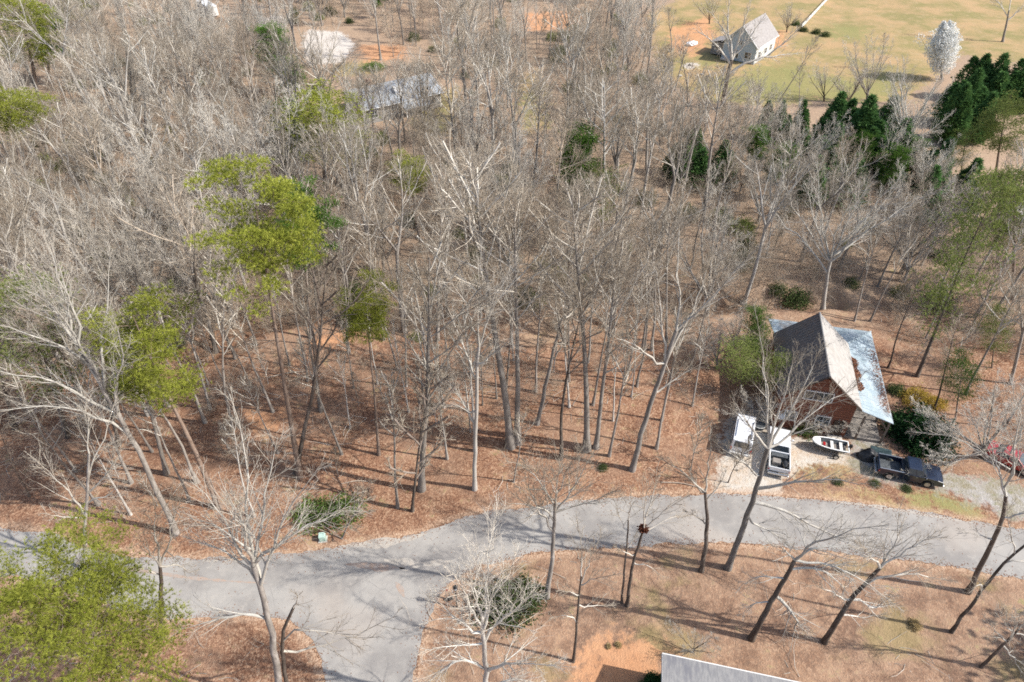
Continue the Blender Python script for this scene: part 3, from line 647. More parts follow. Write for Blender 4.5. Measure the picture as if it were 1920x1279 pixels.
T_('bare_tree', 310, foot(1025, 1120), [[(1025, 1120), (1037, 1040), (1040, 960)], [(1040, 960), (1020, 900), (985, 850), (950, 830)], [(1040, 960), (1042, 880), (1050, 790)], [(1040, 960), (1075, 920), (1115, 850)], [(1042, 955), (1100, 945), (1160, 915)], [(1036, 1000), (1005, 940), (985, 870)], [(1042, 940), (1060, 870), (1085, 800)], [(1040, 970), (1000, 930), (940, 890)]],
   "broad-crowned bare tree on the near road edge, grey forking limbs over the asphalt", .28, ('bark', 'twig'))
T_('bare_tree', 311, foot(1075, 1240), [[(1075, 1240), (1083, 1150), (1090, 1080)], [(1090, 1080), (1092, 1040), (1085, 1010)], [(1088, 1100), (1120, 1070), (1150, 1050)], [(1086, 1120), (1060, 1090), (1040, 1080)], [(1085, 1140), (1120, 1140), (1150, 1150)], [(1083, 1160), (1060, 1150), (1030, 1150)], [(1090, 1090), (1110, 1050), (1130, 1020)]],
   "thin dark stem with a bushy crown in the yard, left of the clay patch", .15, ('bark_dark', 'twig'))
T_('bare_tree', 312, foot(915, 1335), [[(915, 1335), (910, 1250), (905, 1165)], [(905, 1190), (880, 1110), (850, 1040)], [(905, 1165), (910, 1090), (935, 1005)], [(907, 1200), (945, 1150), (1005, 1090)], [(902, 1195), (860, 1160), (805, 1105)], [(910, 1250), (860, 1225), (795, 1262)], [(910, 1260), (970, 1210), (1040, 1185)], [(905, 1165), (890, 1080), (900, 1010)], [(905, 1180), (930, 1120), (975, 1050)], [(912, 1290), (960, 1265), (1010, 1270)], [(906, 1210), (860, 1200), (800, 1190)]],
   "silvery many-limbed bare tree at the road corner in front of the ivy bush", .3, ('bark_pale', 'twig_pale'), k=(1.25, 6, 3), fine=.9)
T_('bare_tree', 313, foot(528, 1335), [[(528, 1335), (508, 1170), (492, 1110), (475, 1060)], [(492, 1110), (455, 1020), (430, 930), (380, 850)], [(475, 1060), (460, 960), (455, 840)], [(490, 1105), (510, 1030), (535, 960), (600, 870)], [(482, 1080), (420, 1045), (325, 1040)], [(500, 1150), (440, 1150), (340, 1168)], [(475, 1050), (560, 1010), (650, 985)], [(480, 1075), (410, 980), (350, 930)], [(475, 1060), (490, 960), (500, 880)], [(470, 1030), (400, 990), (330, 990)]],
   "large pale bare tree overhanging the road fork, limbs spreading over the asphalt", .36, ('bark', 'twig_pale'), k=(1.1, 5, 3), fine=.85)
T_('bare_tree', 314, foot(545, 1325), [[(545, 1325), (530, 1240), (528, 1185), (550, 1140)], [(550, 1140), (560, 1120), (555, 1105)], [(532, 1230), (590, 1222), (660, 1210), (740, 1195)], [(530, 1200), (560, 1170), (620, 1175), (690, 1180)]],
   "dark bent stem beside the large pale tree at the road fork", .22, ('bark_dark', 'twig'), k=(.5, 4, 3), lat=.4)
T_('bare_tree', 315, foot(303, 1195), [[(303, 1195), (302, 1120), (300, 1062)], [(300, 1062), (282, 1015), (276, 970)], [(300, 1062), (312, 1030), (335, 960), (340, 900)], [(301, 1065), (330, 1060), (350, 1095)], [(300, 1080), (270, 1060), (240, 1060)], [(305, 1050), (290, 990), (300, 930)]],
   "dark ivy-less trunk standing on the near road edge by the bright green pine", .27, ('bark_dark', 'twig'))
T_('bare_tree', 316, foot(160, 1068), [[(160, 1068), (158, 980), (165, 900), (167, 850)], [(160, 960), (110, 900), (70, 855)], [(163, 930), (205, 885), (230, 840)], [(167, 850), (160, 800), (150, 760)], [(162, 940), (200, 930), (240, 900)], [(160, 975), (120, 960), (90, 940)], [(165, 890), (185, 830), (190, 790)]],
   "pale slim tree rising from the road's left end", .2, ('bark_pale', 'twig_pale'))
# --- trees of the clear-floored wood with surveyed limbs
T_('bare_tree', 320, foot(330, 1000), [[(330, 1000), (262, 850), (200, 740), (150, 650)], [(200, 740), (120, 620), (30, 560)], [(180, 705), (140, 560), (105, 440)], [(150, 650), (60, 540), (-20, 470)], [(240, 808), (140, 745), (0, 725)], [(160, 670), (110, 520), (60, 420)], [(225, 780), (100, 690), (-20, 650)], [(150, 650), (90, 520), (40, 440)], [(190, 720), (180, 620), (170, 520)], [(210, 755), (240, 660), (230, 580)], [(170, 680), (60, 600), (-20, 560)], [(250, 830), (200, 770), (120, 790)]],
   "big bare tree leaning left over the wood's edge, trunk foot at the road bank", .34, ('bark', 'twig_pale'), k=(1.5, 6, 3), lk=.75)
T_('bare_tree', 321, foot(890, 917), [[(890, 917), (892, 800), (898, 650)], [(892, 800), (860, 740), (795, 695)], [(898, 650), (880, 560), (845, 460)], [(898, 650), (920, 560), (965, 460)], [(895, 720), (860, 650), (825, 590)], [(898, 650), (900, 540), (905, 440)], [(893, 780), (850, 760), (800, 770)], [(896, 690), (935, 640), (970, 600)]],
   "pale broken-limbed tree in the wood's middle, standing nearest the road bend", .29, ('bark_pale', 'twig_pale'))
T_('bare_tree', 322, foot(1185, 882), [[(1185, 882), (1215, 770), (1250, 670), (1268, 620)], [(1250, 670), (1300, 600), (1345, 510)], [(1250, 670), (1238, 590), (1230, 490)], [(1242, 690), (1190, 640), (1140, 610)], [(1268, 620), (1330, 560), (1410, 460)], [(1268, 620), (1280, 540), (1290, 440)], [(1225, 740), (1270, 715), (1320, 700)]],
   "thick grey trunk leaning right near the left side of the gravel driveway", .36, ('bark', 'twig'))
T_('bare_tree', 323, foot(1007, 797), [[(1007, 797), (1028, 700), (1050, 610)], [(1050, 610), (1065, 520), (1060, 430)], [(1050, 610), (1085, 540), (1110, 450)], [(1035, 680), (1055, 640), (1060, 600)], [(1050, 610), (1040, 540), (1020, 470)]],
   "dark tree curving right from a flared foot in the middle of the open wood", .3, ('bark', 'twig'))
# --- distant trees with surveyed limbs
T_('bare_tree', 330, foot(1355, 205), [[(1355, 205), (1362, 150), (1372, 112)], [(1365, 138), (1400, 113), (1445, 104), (1500, 96)], [(1372, 112), (1362, 60), (1335, 25)], [(1372, 112), (1400, 75), (1430, 30)], [(1372, 112), (1366, 50), (1370, -20)], [(1370, 118), (1340, 80), (1300, 55)], [(1440, 105), (1490, 60), (1510, 30)], [(1372, 112), (1395, 50), (1410, 0)]],
   "big gnarled dark tree standing in front of the far white cottage", .75, ('bark_dark', 'twig'), k=(.7, 5, 3), fine=1.6, lk=2.8)
T_('bare_tree', 331, foot(605, 190), [[(605, 190), (603, 165), (600, 150)], [(602, 158), (575, 110), (545, 50)], [(602, 155), (600, 100), (602, 30)], [(603, 160), (640, 120), (672, 80)], [(600, 150), (560, 125), (500, 115)], [(602, 155), (625, 90), (640, 20)], [(600, 160), (550, 150), (490, 155)], [(600, 150), (580, 90), (590, 20)]],
   "spreading bare tree against the pale gravel clearing", .5, ('bark_dark', 'twig'), k=(.7, 5, 3), fine=1.6, lk=2.8)
T_('bare_tree', 332, foot(750, 290), [[(750, 290), (748, 262), (748, 235)], [(748, 235), (746, 170), (748, 100)], [(748, 240), (715, 190), (680, 150)], [(748, 235), (768, 185), (785, 130)], [(749, 250), (715, 215), (675, 200)], [(749, 250), (775, 210), (800, 180)], [(748, 238), (730, 170), (710, 120)], [(748, 238), (758, 170), (765, 105)]],
   "vase-shaped tree in front of the blue-grey roofed house", .34, ('bark', 'twig_pale'), k=(.8, 5, 3), fine=1.4, lk=1.5)
T_('bare_tree', 333, foot(1690, 300), [[(1690, 300), (1697, 275), (1705, 255)]] + [[(1700, 268), (1700 + dx * .45, 205), (1705 + dx, 120 + abs(dx) * .25)] for dx in (-70, -48, -28, -8, 12, 32, 50, 72, 92)] + [[(1700, 270), (1740, 250), (1790, 215)], [(1699, 272), (1670, 240), (1640, 215)]],
   "large silvery fan-shaped bare tree before the dark evergreens", .4, ('bark_pale', 'twig_pale'), k=(.75, 5, 3), fine=1.3)
T_('bare_tree', 334, foot(1545, 575), [[(1545, 575), (1550, 520), (1560, 480)]] + [[(1556, 495), (1560 + dx * .5, 420), (1575 + dx, 320 + abs(dx) * .15)] for dx in (-110, -70, -30, 10, 50, 95)] + [[(1560, 480), (1620, 420), (1680, 360), (1740, 310)], [(1560, 485), (1640, 440), (1740, 400)], [(1552, 510), (1500, 450), (1440, 400)], [(1560, 480), (1640, 390), (1690, 330)]],
   "wide silvery bare tree spreading behind the log house", .4, ('bark_pale', 'twig_pale'), k=(.9, 5, 3), fine=1.15)
T_('bare_tree', 335, foot(1880, 78), [[(1880, 78), (1886, 50), (1892, 20)], [(1890, 30), (1870, 0), (1850, -20)], [(1892, 20), (1900, -20), (1910, -60)], [(1888, 40), (1910, 20), (1930, 0)]],
   "bare tree with a long shadow at the top of the tan lawn", .4, ('bark', 'twig'), k=(.8, 5, 3), fine=1.6, lk=2.8)

# --- single trees, foot and tip read from the photograph
def P_(kind, base, top, h, label, name='bare_tree', mats=None, wide=1.0, group=None, **kw):
    foot(*base); return plant(name, kind, base, top, h, label, group=group, mats=mats, wide=wide, **kw)
P_('pine0', (562, 893), (462, 305), 30, "tallest bright green pine above the open wood, long bare leaning trunk", 'pine_tree', wide=.88)
P_('pine1', (600, 772), (555, 330), 22, "smaller deep green pine tucked behind the tallest bright pine", 'pine_tree', ('bark_pine', 'needle_dark'), wide=.72)
P_('pine2', (410, 950), (265, 545), 25, "bright pine with drooping lower boughs left of the tallest pine", 'pine_tree', wide=1.15)
P_('pine0', (710, 852), (685, 520), 23, "slim pine with a small tuft crown in the middle of the wood", 'pine_tree', wide=.8)
P_('pinedull', (1720, 705), (1885, 310), 28, "airy pale green pine leaning right beyond the log house", 'pine_tree', ('bark_dark', None), wide=.72)
P_('pinewide', (615, 395), (595, 170), 22, "vivid yellow-green pine left of the blue-grey roof", 'pine_tree', wide=1.9)
P_('pinedark', (540, 370), (520, 190), 18, "dark pine beside the vivid yellow-green pine", 'pine_tree', wide=1.4)
P_('pine1', (790, 470), (768, 285), 19, "half-brown pine standing alone below the blue-grey roofed house", 'pine_tree', wide=1.5)
P_('pinedark', (1085, 455), (1070, 238), 19, "dark round-topped pine right of the wood's centre", 'pine_tree', wide=1.25)
P_('pinedull', (1120, 470), (1120, 300), 15, "olive evergreen half hidden behind bare twigs beside the dark round-topped pine", 'evergreen_tree', wide=1.3)
P_('pinewide', (75, 200), (35, -10), 24, "leafy pine in the upper corner above the grey wood", 'pine_tree', ('bark_pine', 'needle'), wide=1.5)
P_('pinedark', (95, 160), (75, 15), 20, "darker round pine beside the corner pine", 'pine_tree', wide=1.6)
P_('pinewide', (150, 90), (130, -30), 18, "yellowish pine reaching past the top edge near the corner", 'pine_tree', wide=1.3)
P_('pine0', (60, 420), (10, 160), 24, "pine cut by the left edge above the silver branches", 'pine_tree', wide=1.6)
P_('pinedull', (120, 800), (30, 520), 20, "dull green pine behind the big left-leaning tree", 'pine_tree', wide=1.2)
P_('pinewide', (1865, 350), (1885, 185), 15, "wide pine cut by the right edge below the dark hedge", 'pine_tree', ('bark_pine', 'needle_dull'), wide=1.35)
P_('pinedull', (1800, 340), (1815, 240), 12, "olive pine between the fan-shaped tree and the wide edge pine", 'pine_tree', wide=1.2)
P_('pinewide', (1900, 560), (1905, 310), 22, "light green pine behind the right edge shed", 'pine_tree', ('bark_pine', 'needle_dull'), wide=.9)
P_('pinedark', (520, 180), (520, 45), 14, "dark evergreen behind the spreading bare tree at the clearing", 'evergreen_tree', wide=1.9)
P_('pinedark', (545, 215), (545, 110), 11, "low black-green evergreen under the spreading bare tree", 'evergreen_tree', wide=2.0)
P_('pinedark', (700, 35), (712, -30), 15, "dark evergreen at the top edge right of the pale clearing", 'evergreen_tree', wide=1.3)
P_('pinewide', (480, 30), (485, -40), 16, "green evergreen at the top edge above the pale clearing", 'evergreen_tree', ('bark_pine', 'needle_dark'), wide=1.0)
P_('pinedull', (1075, 115), (1075, 45), 9, "small dark evergreen below the clay bank at the top", 'evergreen_tree', ('bark_pine', 'needle_dark'), wide=1.5)
P_('pinedark', (1415, 700), (1425, 580), 9, "bright green young evergreen at the log house's left eave", 'evergreen_tree', ('bark_pine', 'leaf'), wide=1.15)
P_('pinedull', (1390, 735), (1385, 640), 6.5, "bushy olive evergreen between the wood and the log house", 'evergreen_tree', wide=1.8)
P_('pinedull', (1450, 755), (1455, 670), 5.5, "olive evergreen against the log house front wall", 'evergreen_tree', wide=1.8)
P_('pinedull', (1790, 790), (1810, 660), 11, "grey-green cedar beyond the dark magnolia", 'evergreen_tree', ('bark_pine', 'needle_dark'), wide=1.0)
P_('pinedull', (1860, 690), (1870, 570), 9, "thin bluish evergreen in the right woods", 'evergreen_tree', wide=.9)
# near pine, its crown fills the lower left corner
plant('pine_tree', 'pinenear', None, None, 22.5, "large yellow-green pine filling the lower left corner", xy=tuple(at(55, 1035, 22)[:2]), wide=.92, rz=1.0)
# tall grey poles and slim stems of the open wood: foot, tip, height
stems = [((312, 887), (232, 560), 21, 'tall0', "straight grey trunk left of the drooping pine", 1), ((437, 810), (380, 520), 18, 'slim0', "thin trunk just right of the drooping pine", 1),
 ((555, 885), (585, 440), 24, 'slim1', "dark slender tree touching the tallest pine's foot", 1), ((603, 775), (570, 500), 16, 'slim1', "slim pole right behind the tallest pine's trunk", 1),
 ((745, 950), (728, 700), 12, 'slim2', "crooked thin stem near the road, right of the slim pine", 1), ((773, 957), (770, 690), 13, 'sapling0', "thin dark paired stem by the road bank", 1),
 ((790, 915), (800, 430), 25, 'tall1', "tall straight tree left of the pale broken-limbed tree", 1), ((958, 838), (925, 260), 27, 'tall2', "tallest straight grey tree right of the pale broken-limbed tree", 1.15),
 ((970, 832), (985, 330), 23, 'tall3', "second straight trunk of the close pair in the wood's middle", 1), ((1052, 862), (1058, 520), 17, 'slim0', "thin straight stem right of the curving dark tree", 1),
 ((1100, 845), (1110, 340), 24, 'tall4', "left trunk of the tall pair before the driveway wood", 1), ((1117, 842), (1160, 420), 21, 'tall0', "right trunk of the tall pair before the driveway wood", .9),
 ((1142, 857), (1175, 600), 13, 'slim1', "thin stem between the tall pair and the thick leaning trunk", 1), ((1240, 792), (1262, 560), 12, 'slim2', "thin stem right behind the thick leaning trunk", 1),
 ((1295, 880), (1330, 780), 5.5, 'sapling1', "small sapling at the driveway's left edge", 1), ((1365, 905), (1410, 800), 5, 'sapling0', "thin dark sapling on the gravel beside the white van", .8),
 ((655, 665), (640, 380), 17, 'slim0', "pole at the back of the open wood left of the slim pine", 1), ((585, 640), (560, 330), 18, 'slim2', "pole behind the orange bare-earth hump", 1),
 ((1205, 652), (1215, 400), 16, 'slim1', "first of the poles at the back of the open wood, leftmost", 1), ((1222, 655), (1245, 380), 17, 'slim0', "pole at the back of the open wood right of the leftmost pole", 1),
 ((1250, 640), (1275, 380), 16, 'slim2', "last pole at the back of the open wood towards the house", 1), ((820, 640), (815, 300), 21, 'tall1', "tall tree at the ditch behind the broken-limbed tree", .9),
 ((1060, 640), (1070, 330), 19, 'tall2', "tall tree at the ditch behind the curving dark tree", .85), ((1150, 625), (1165, 300), 20, 'forked1', "forked tree at the ditch behind the tall pair", .85),
 ((960, 630), (950, 350), 18, 'slim1', "pole at the ditch behind the tallest straight tree", 1), ((720, 640), (700, 360), 18, 'slim2', "pole at the ditch above the slim pine", 1),
 ((125, 815), (45, 560), 17, 'tall3', "trunk at the dark bank by the left edge", 1), ((165, 800), (95, 540), 17, 'tall4', "trunk right of the dark bank at the left", 1), ((220, 830), (150, 560), 18, 'tall2', "trunk between the dark bank and the drooping pine", 1),
 ((25, 800), (-40, 560), 17, 'tall0', "trunk nearest the left edge on the dark bank", 1), ((55, 930), (-20, 800), 9, 'slim0', "thin dark stem on the left road bank", 1),
 ((1665, 690), (1712, 520), 13, 'slim0', "thin dark stem behind the metal porch roof corner", 1), ((1603, 600), (1655, 420), 15, 'slim1', "leaning pole right of the log house ridge", 1), ((1632, 600), (1705, 420), 17, 'slim2', "second leaning pole right of the log house ridge", 1),
 ((1750, 770), (1800, 600), 12, 'slim0', "dark bare stem rising behind the magnolia", 1), ((1460, 192), (1530, 60), 15, 'slim1', "lone thin tree leaning right on the far lawn", 1), ((1625, 195), (1640, 50), 16, 'broom1', "round fuzzy bare tree on the far lawn", 1.1),
 ((1330, 45), (1328, -20), 9, 'broom0', "brownish fuzzy tree behind the far cottage's left side", 1.4), ((1475, 60), (1478, 0), 9, 'broom1', "brownish fuzzy tree behind the far cottage's right side", 1.4), ((1260, 95), (1255, 10), 12, 'forked1', "forked tree at the clay patch left of the tarp heap", 1.2), ((1420, 205), (1425, 130), 8, 'broom2', "fuzzy tree between the gnarled tree and the cypress pair", 1.4), ((1650, 130), (1655, 60), 8, 'slim1', "thin tree on the tan lawn left of the blossom tree", 1.2), ((1545, 192), (1548, 110), 9, 'broom0', "brownish fuzzy tree on the far lawn left of the round one", 1.2), ((1592, 200), (1590, 130), 8, 'broom2', "low brownish fuzzy tree at the far lawn's lower edge", 1.3), ((1500, 215), (1505, 120), 10, 'slim2', "thin tree behind the slim lone cypress", 1.2), ((1290, 200), (1285, 80), 12, 'slim0', "thin tree at the cottage lawn's left edge", 1.1), ((1262, 225), (1250, 70), 15, 'forked0', "forked tree where the wood meets the cottage lawn", 1), ((1690, 200), (1700, 120), 9, 'broom1', "fuzzy tree on the far lawn below the blossom tree", 1.2), ((860, 362), (850, 60), 27, 'tall2', "very tall tree right of the blue-grey roofed house", 1.05), ((880, 460), (905, 270), 17, 'forked2', "forked tree below the very tall tree near the house lawn", 1.2), ((1895, 720), (1925, 520), 15, 'forked0', "tree by the right edge behind the red car", 1),
 ((1300, 1222), (1305, 1180), 2.6, 'broom0', "low brown multi-stemmed bush at the grey roof's edge", 1.6), ((1850, 860), (1810, 750), 7.5, 'broom2', "greyish spreading tree right of the magnolia", 1.5),
 ((1500, 815), (1560, 760), 3.6, 'broom1', "twiggy bare bush before the log house door", 1.7), ((1345, 690), (1350, 600), 5.5, 'broom0', "twiggy bare bush at the wood's edge left of the log house", 1.7), ((1375, 660), (1380, 570), 6, 'broom1', "second twiggy bare bush left of the log house, farther back", 1.5), ((1420, 790), (1425, 740), 3.4, 'broom2', "twiggy bare bush behind the white van and tub", 1.8), ((1475, 790), (1480, 750), 2.6, 'broom1', "small twiggy bush by the satellite dish", 1.8), ((1585, 815), (1600, 770), 3.2, 'broom0', "twiggy bare bush before the porch posts", 1.6), ((640, 1010), (700, 930), 5, 'sapling1', "arching bare bush beside the green roadside shrub", 1.3)]
for base, top, h, kd, lab, wd in stems:
    dark = any(w in lab for w in ('dark', 'brown'))
    P_(kd, base, top, h, lab, mats=(('bark_dark', 'twig_dark') if dark else None), wide=wd, name='bare_bush' if 'bush' in lab else 'bare_tree')
OPENW = poly([(60, 830), (330, 720), (480, 640), (640, 630), (1000, 650), (1320, 620), (1320, 860), (1100, 900), (880, 925), (740, 970), (560, 1000), (400, 1000), (60, 930)])
OPENFEET = []
# --- evergreens of the hedge row, blossom tree, garden shrubs
cyp = [((1425, 262), (1425, 180), "cypress at the row's left end, paired"), ((1452, 262), (1452, 190), "cypress second in the row from the left"), ((1490, 262), (1490, 178), "slim lone cypress between the row's left pair and the dense three"),
 ((1548, 280), (1548, 182), "cypress leftmost of the dense three before the bare lawn tree"), ((1597, 300), (1600, 182), "cypress middle of the dense three, darkest"), ((1640, 290), (1643, 182), "cypress rightmost of the dense three")]
for i, (b, t, lab) in enumerate(cyp): P_(f'cypress{i % 3}', b, None, (7.5 if i < 3 else 10.5) + (i == 4), lab, 'cypress_tree', group='cypresses along the far lawn', wide=1.15 + .35 * (i > 2))
for i, (px, py, h, w) in enumerate([(1815, 190, 9.5, 1.6), (1845, 195, 10, 1.7), (1880, 200, 9.5, 1.7), (1918, 205, 9, 1.7), (1792, 240, 11, 1.4), (1825, 265, 9, 1.5), (1768, 270, 11, 1.1)]):
    P_(f'cypress{i % 3}', (px, py), None, h, ["dark cypress right below the white blossom tree", "dark cypress second from the blossom tree", "dark cypress third from the blossom tree", "dark cypress cut by the right edge", "tall lighter green cypress behind the fan-shaped bare tree", "cypress between the lighter tall one and the olive pine", "cypress deep behind the fan-shaped tree's branches"][i], 'cypress_tree', group='dark cypresses at the lawn corner', wide=w)
DK = [(1700, 345, "at the fan-shaped tree's foot"), (1745, 352, "right of the fan-shaped tree's foot"), (1665, 325, "left of the fan-shaped tree's foot"), (1600, 335, "under the cypress row's right end"), (1545, 332, "under the dense three cypresses"), (1490, 322, "under the slim lone cypress"), (1410, 330, "under the paired cypresses"),
 (1290, 335, "farthest left, at the forest edge"), (1345, 345, "second from the forest edge"), (1440, 372, "in the middle of the silvery trees, front"), (1515, 378, "before the dense three cypresses"), (1580, 385, "behind the wide silvery tree's crown"), (1650, 385, "behind the wide silvery tree's right limbs"), (1720, 405, "in front of the fan-shaped tree"), (1790, 400, "before the olive pine")]
for i, (px, py, lab) in enumerate(DK):
    P_(('pinedark', 'cypress1', 'cypress2')[i % 3], (px, py), None, 7.5 + (i * 7 % 5) * .5, "black-green evergreen " + lab, 'evergreen_tree', group='dark evergreens in the shade of the silvery trees', wide=(1.9, 1.5, 1.5)[i % 3])
P_('pear', (1765, 150), (1775, 38), 12, "white blossoming pear tree on the far lawn", 'blossom_tree', wide=1.0)
def S_(kind, base, h, label, cat='shrub', name='shrub', wide=1.0, group=None):
    foot(*base); return plant(name, kind, base, None, h, label, cat, group, wide=wide, crown='foliage', trunk='stems', sink=.02)
S_('magnolia', (1724, 822), 3.3, "dense dark glossy evergreen bush beside the navy pickup", wide=1.45)
S_('shrub0', (588, 968), 1.6, "green leafy shrub behind the utility box", wide=1.5); S_('shrub1', (645, 962), 1.6, "green leafy shrub right of the utility box", wide=1.4)
S_('ivy0', (945, 1145), 3.0, "ivy-green bush behind the silvery road-corner tree", wide=1.2); S_('ivy1', (985, 1125), 2.4, "paler ivy bush on the yard side of the silvery tree", wide=1.1)
S_('shrub0', (1510, 805), 1.8, "light green shrub at the log house wall", wide=.9); S_('forsythia', (1718, 752), 1.5, "golden yellow shrub above the magnolia", wide=1.3); S_('forsythia', (1752, 762), 1.2, "smaller golden shrub right of the larger one", wide=1.1)
S_('magnolia', (1225, 1290), 1.6, "small dark leafy bush at the grey roof's left corner", wide=1.0)
S_('strawclump', (1718, 1168), .7, "pale dry straw clump in the yard by the leaning stem", 'grass clump', 'straw_clump', .8)
S_('strawclump', (1141, 1212), .35, "flatter straw mound on the orange clay, left of its twin", 'straw mound', 'straw_mound', .75); S_('strawclump', (1159, 1210), .4, "rounder straw mound on the orange clay, right of its twin", 'straw mound', 'straw_mound', .75)
S_('ivy1', (1680, 735), 1.2, "grey-green bush by the metal porch roof's edge", wide=1.2); S_('ivy0', (1130, 880), .8, "low green bramble at the foot of the tall pair", wide=1.0)
S_('shrub0', (700, 128), 1.6, "green bush beside the pale clearing", wide=2.0)
for i, (px, py) in enumerate([(1492, 47), (1506, 58), (1530, 62), (1547, 67)]): S_('ivy0', (px, py), 1.6, ["dark shrub left of the white fence's near end", "dark shrub at the foot of the white fence", "dark shrub right of the white fence, first", "dark shrub right of the white fence, last"][i], wide=1.2)
for i, (px, py) in enumerate([(1570, 905), (1640, 908), (1700, 918)]): S_('ivy1', (px, py), .5, ["low brown hedge clump behind the roadside grass", "low hedge clump below the navy pickup's rear wheel", "low hedge clump below the navy pickup's doors"][i], wide=1.6)

# --- the rest of the wood: one tree every few metres where the photograph shows forest
WOOD = poly([(-120, -25), (1160, -25), (1225, 60), (1235, 150), (1330, 215), (1420, 255), (1690, 335), (1760, 400), (1990, 470), (1990, 640), (1720, 600), (1640, 545), (1450, 560), (1340, 580), (1200, 610), (1000, 635), (850, 630), (640, 610), (480, 610), (330, 690), (200, 740), (-120, 800)])
CLEAR = [poly(p) for p in ([(565, 55), (680, 50), (720, 90), (690, 125), (640, 140), (560, 135)], [(628, 140), (800, 100), (865, 175), (830, 245), (645, 245)], [(960, 150), (1015, 130), (1035, 245), (980, 255)], [(975, 20), (1095, 12), (1095, 62), (985, 66)], [(370, -10), (445, -10), (445, 32), (370, 32)])]
FZ = [(0, 330, -99, 230, "bare tree in the wood below the upper corner pines"), (0, 330, 230, 460, "bare tree in the wood left of the tall bright pines"), (0, 420, 460, 999, "bare tree in the wood behind the big left-leaning tree"),
 (330, 660, -99, 250, "bare tree in the wood left of the pale gravel clearing"), (330, 700, 250, 430, "bare tree in the wood behind the tall bright pines"), (420, 760, 430, 999, "bare tree in the wood behind the tallest pine's trunk"),
 (660, 1000, -99, 260, "bare tree in the wood around the blue-grey roofed house"), (700, 1030, 260, 430, "bare tree in the wood between half-brown and dark round pines"), (760, 1080, 430, 999, "bare tree in the thick wood just above the ditch"),
 (1000, 1400, -99, 260, "bare tree in the wood left of the cottage lawn"), (1030, 1400, 260, 430, "bare tree in the wood right of the dark round pine"), (1080, 1400, 430, 999, "bare tree in the thicket behind the open wood's back poles"),
 (1400, 2100, -99, 430, "silvery bare tree along the dark evergreens"), (1400, 2100, 430, 999, "bare tree in the thin wood behind the log house")]
def scatter_feet(area, clear, step_near, step_far, seed, keep):
    g = np.random.default_rng(seed); out = []
    y = area[:, 1].min()
    while y < min(area[:, 1].max(), 235):
        s = np.interp(y, (60, 200), (step_near, step_far)); x = -190.0
        while x < 190:
            p = np.array([x + g.uniform(-.42, .42) * s, y + g.uniform(-.42, .42) * s]); x += s
            out.append(p)
        y += s
    P = np.array(out); ok = sdist(P, area) > 0
    for c in clear: ok &= sdist(P, c) < -1.5
    px, py = pxof(P[:, 0], P[:, 1]); ok &= (px > -90) & (px < 2010) & (py > -30)
    P = P[ok]; F = np.array(keep)
    return P[np.min(np.linalg.norm(P[:, None] - F[None], axis=2), axis=1) > 3.0]
fill = scatter_feet(WOOD, CLEAR + [HOUSEW], 6.0, 8.6, 5, FEET)
fill = fill[np.argsort(fill[:, 1])]
g_ = np.random.default_rng(12)
NEARFILL, FARFILL = fill[:235], fill[235:]
FL, FT = [], []
for x, y in NEARFILL:
    px, py = pxof(x, y); lab = next((z for z in FZ if z[0] <= px < z[1] and z[2] <= py < z[3]), FZ[-1] if px > 1400 else FZ[4])[4]
    silver = 'silver' in lab
    kd = g_.choice(['broom0', 'broom1', 'broom2', 'forked1']) if silver else g_.choice(['tall0', 'tall1', 'tall2', 'tall3', 'tall4', 'forked0', 'forked1', 'forked2', 'forked3', 'forked0', 'forked1', 'forked2', 'forked3', 'slim0', 'slim1', 'broom1', 'broom2'])
    h = (g_.uniform(9.5, 13.5) if silver else g_.uniform(8, 12) if px > 1225 and py < 360 else g_.uniform(14, 23)) * (.85 if kd[:4] == 'slim' else 1)
    if 'thin wood' in lab: h *= .75
    r = g_.random(); mats = None if r < .35 else (('bark_pale', 'twig_pale') if r < .85 else ('bark', 'brush'))
    FL.append([px, py, kd, r, silver, lab]); t = plant('bare_tree', kd, None, None, h, lab, group=lab.replace('bare tree', 'bare trees').replace('bare grey tree', 'bare trees'), xy=(x, y), wide=g_.uniform(.85, 1.2), mats=mats, rz=g_.uniform(0, 6.28))
    ax = Vector((g_.normal(0, 1), g_.normal(0, 1), 0)); t.rotation_quaternion = Quaternion(ax, min(abs(g_.normal(0, .07)), .2)) @ t.rotation_quaternion; FT.append(t)
# name each filled-in tree by its look and place; same-looking neighbours are told apart by their order from the left
FORM = {'tall': 'tall straight', 'fork': 'forked', 'slim': 'slim', 'broo': 'fan-shaped'}
bag = {}
for t, (px, py, kd, r, silver, lab) in zip(FT, FL):
    look = FORM[kd[:4]] + (' grey' if r < .35 else ' pale' if r < .85 else ' tan')
    bag.setdefault((look, lab), []).append((px, t))
ORD = ['first', 'second', 'third', 'fourth', 'fifth', 'sixth', 'seventh', 'eighth', 'ninth', 'tenth', 'eleventh', 'twelfth', 'thirteenth', 'fourteenth', 'fifteenth']
for (look, lab), ts in bag.items():
    ts.sort(key=lambda q: q[0]); where = lab.split(' in the ', 1)[-1] if ' in the ' in lab else lab.split(' along ', 1)[-1]
    pre = 'in the ' if ' in the ' in lab else 'along '
    for i, (px, t) in enumerate(ts):
        t['label'] = f"{look} tree " + (f"({ORD[i]} from left) " if len(ts) > 1 else '') + pre + where

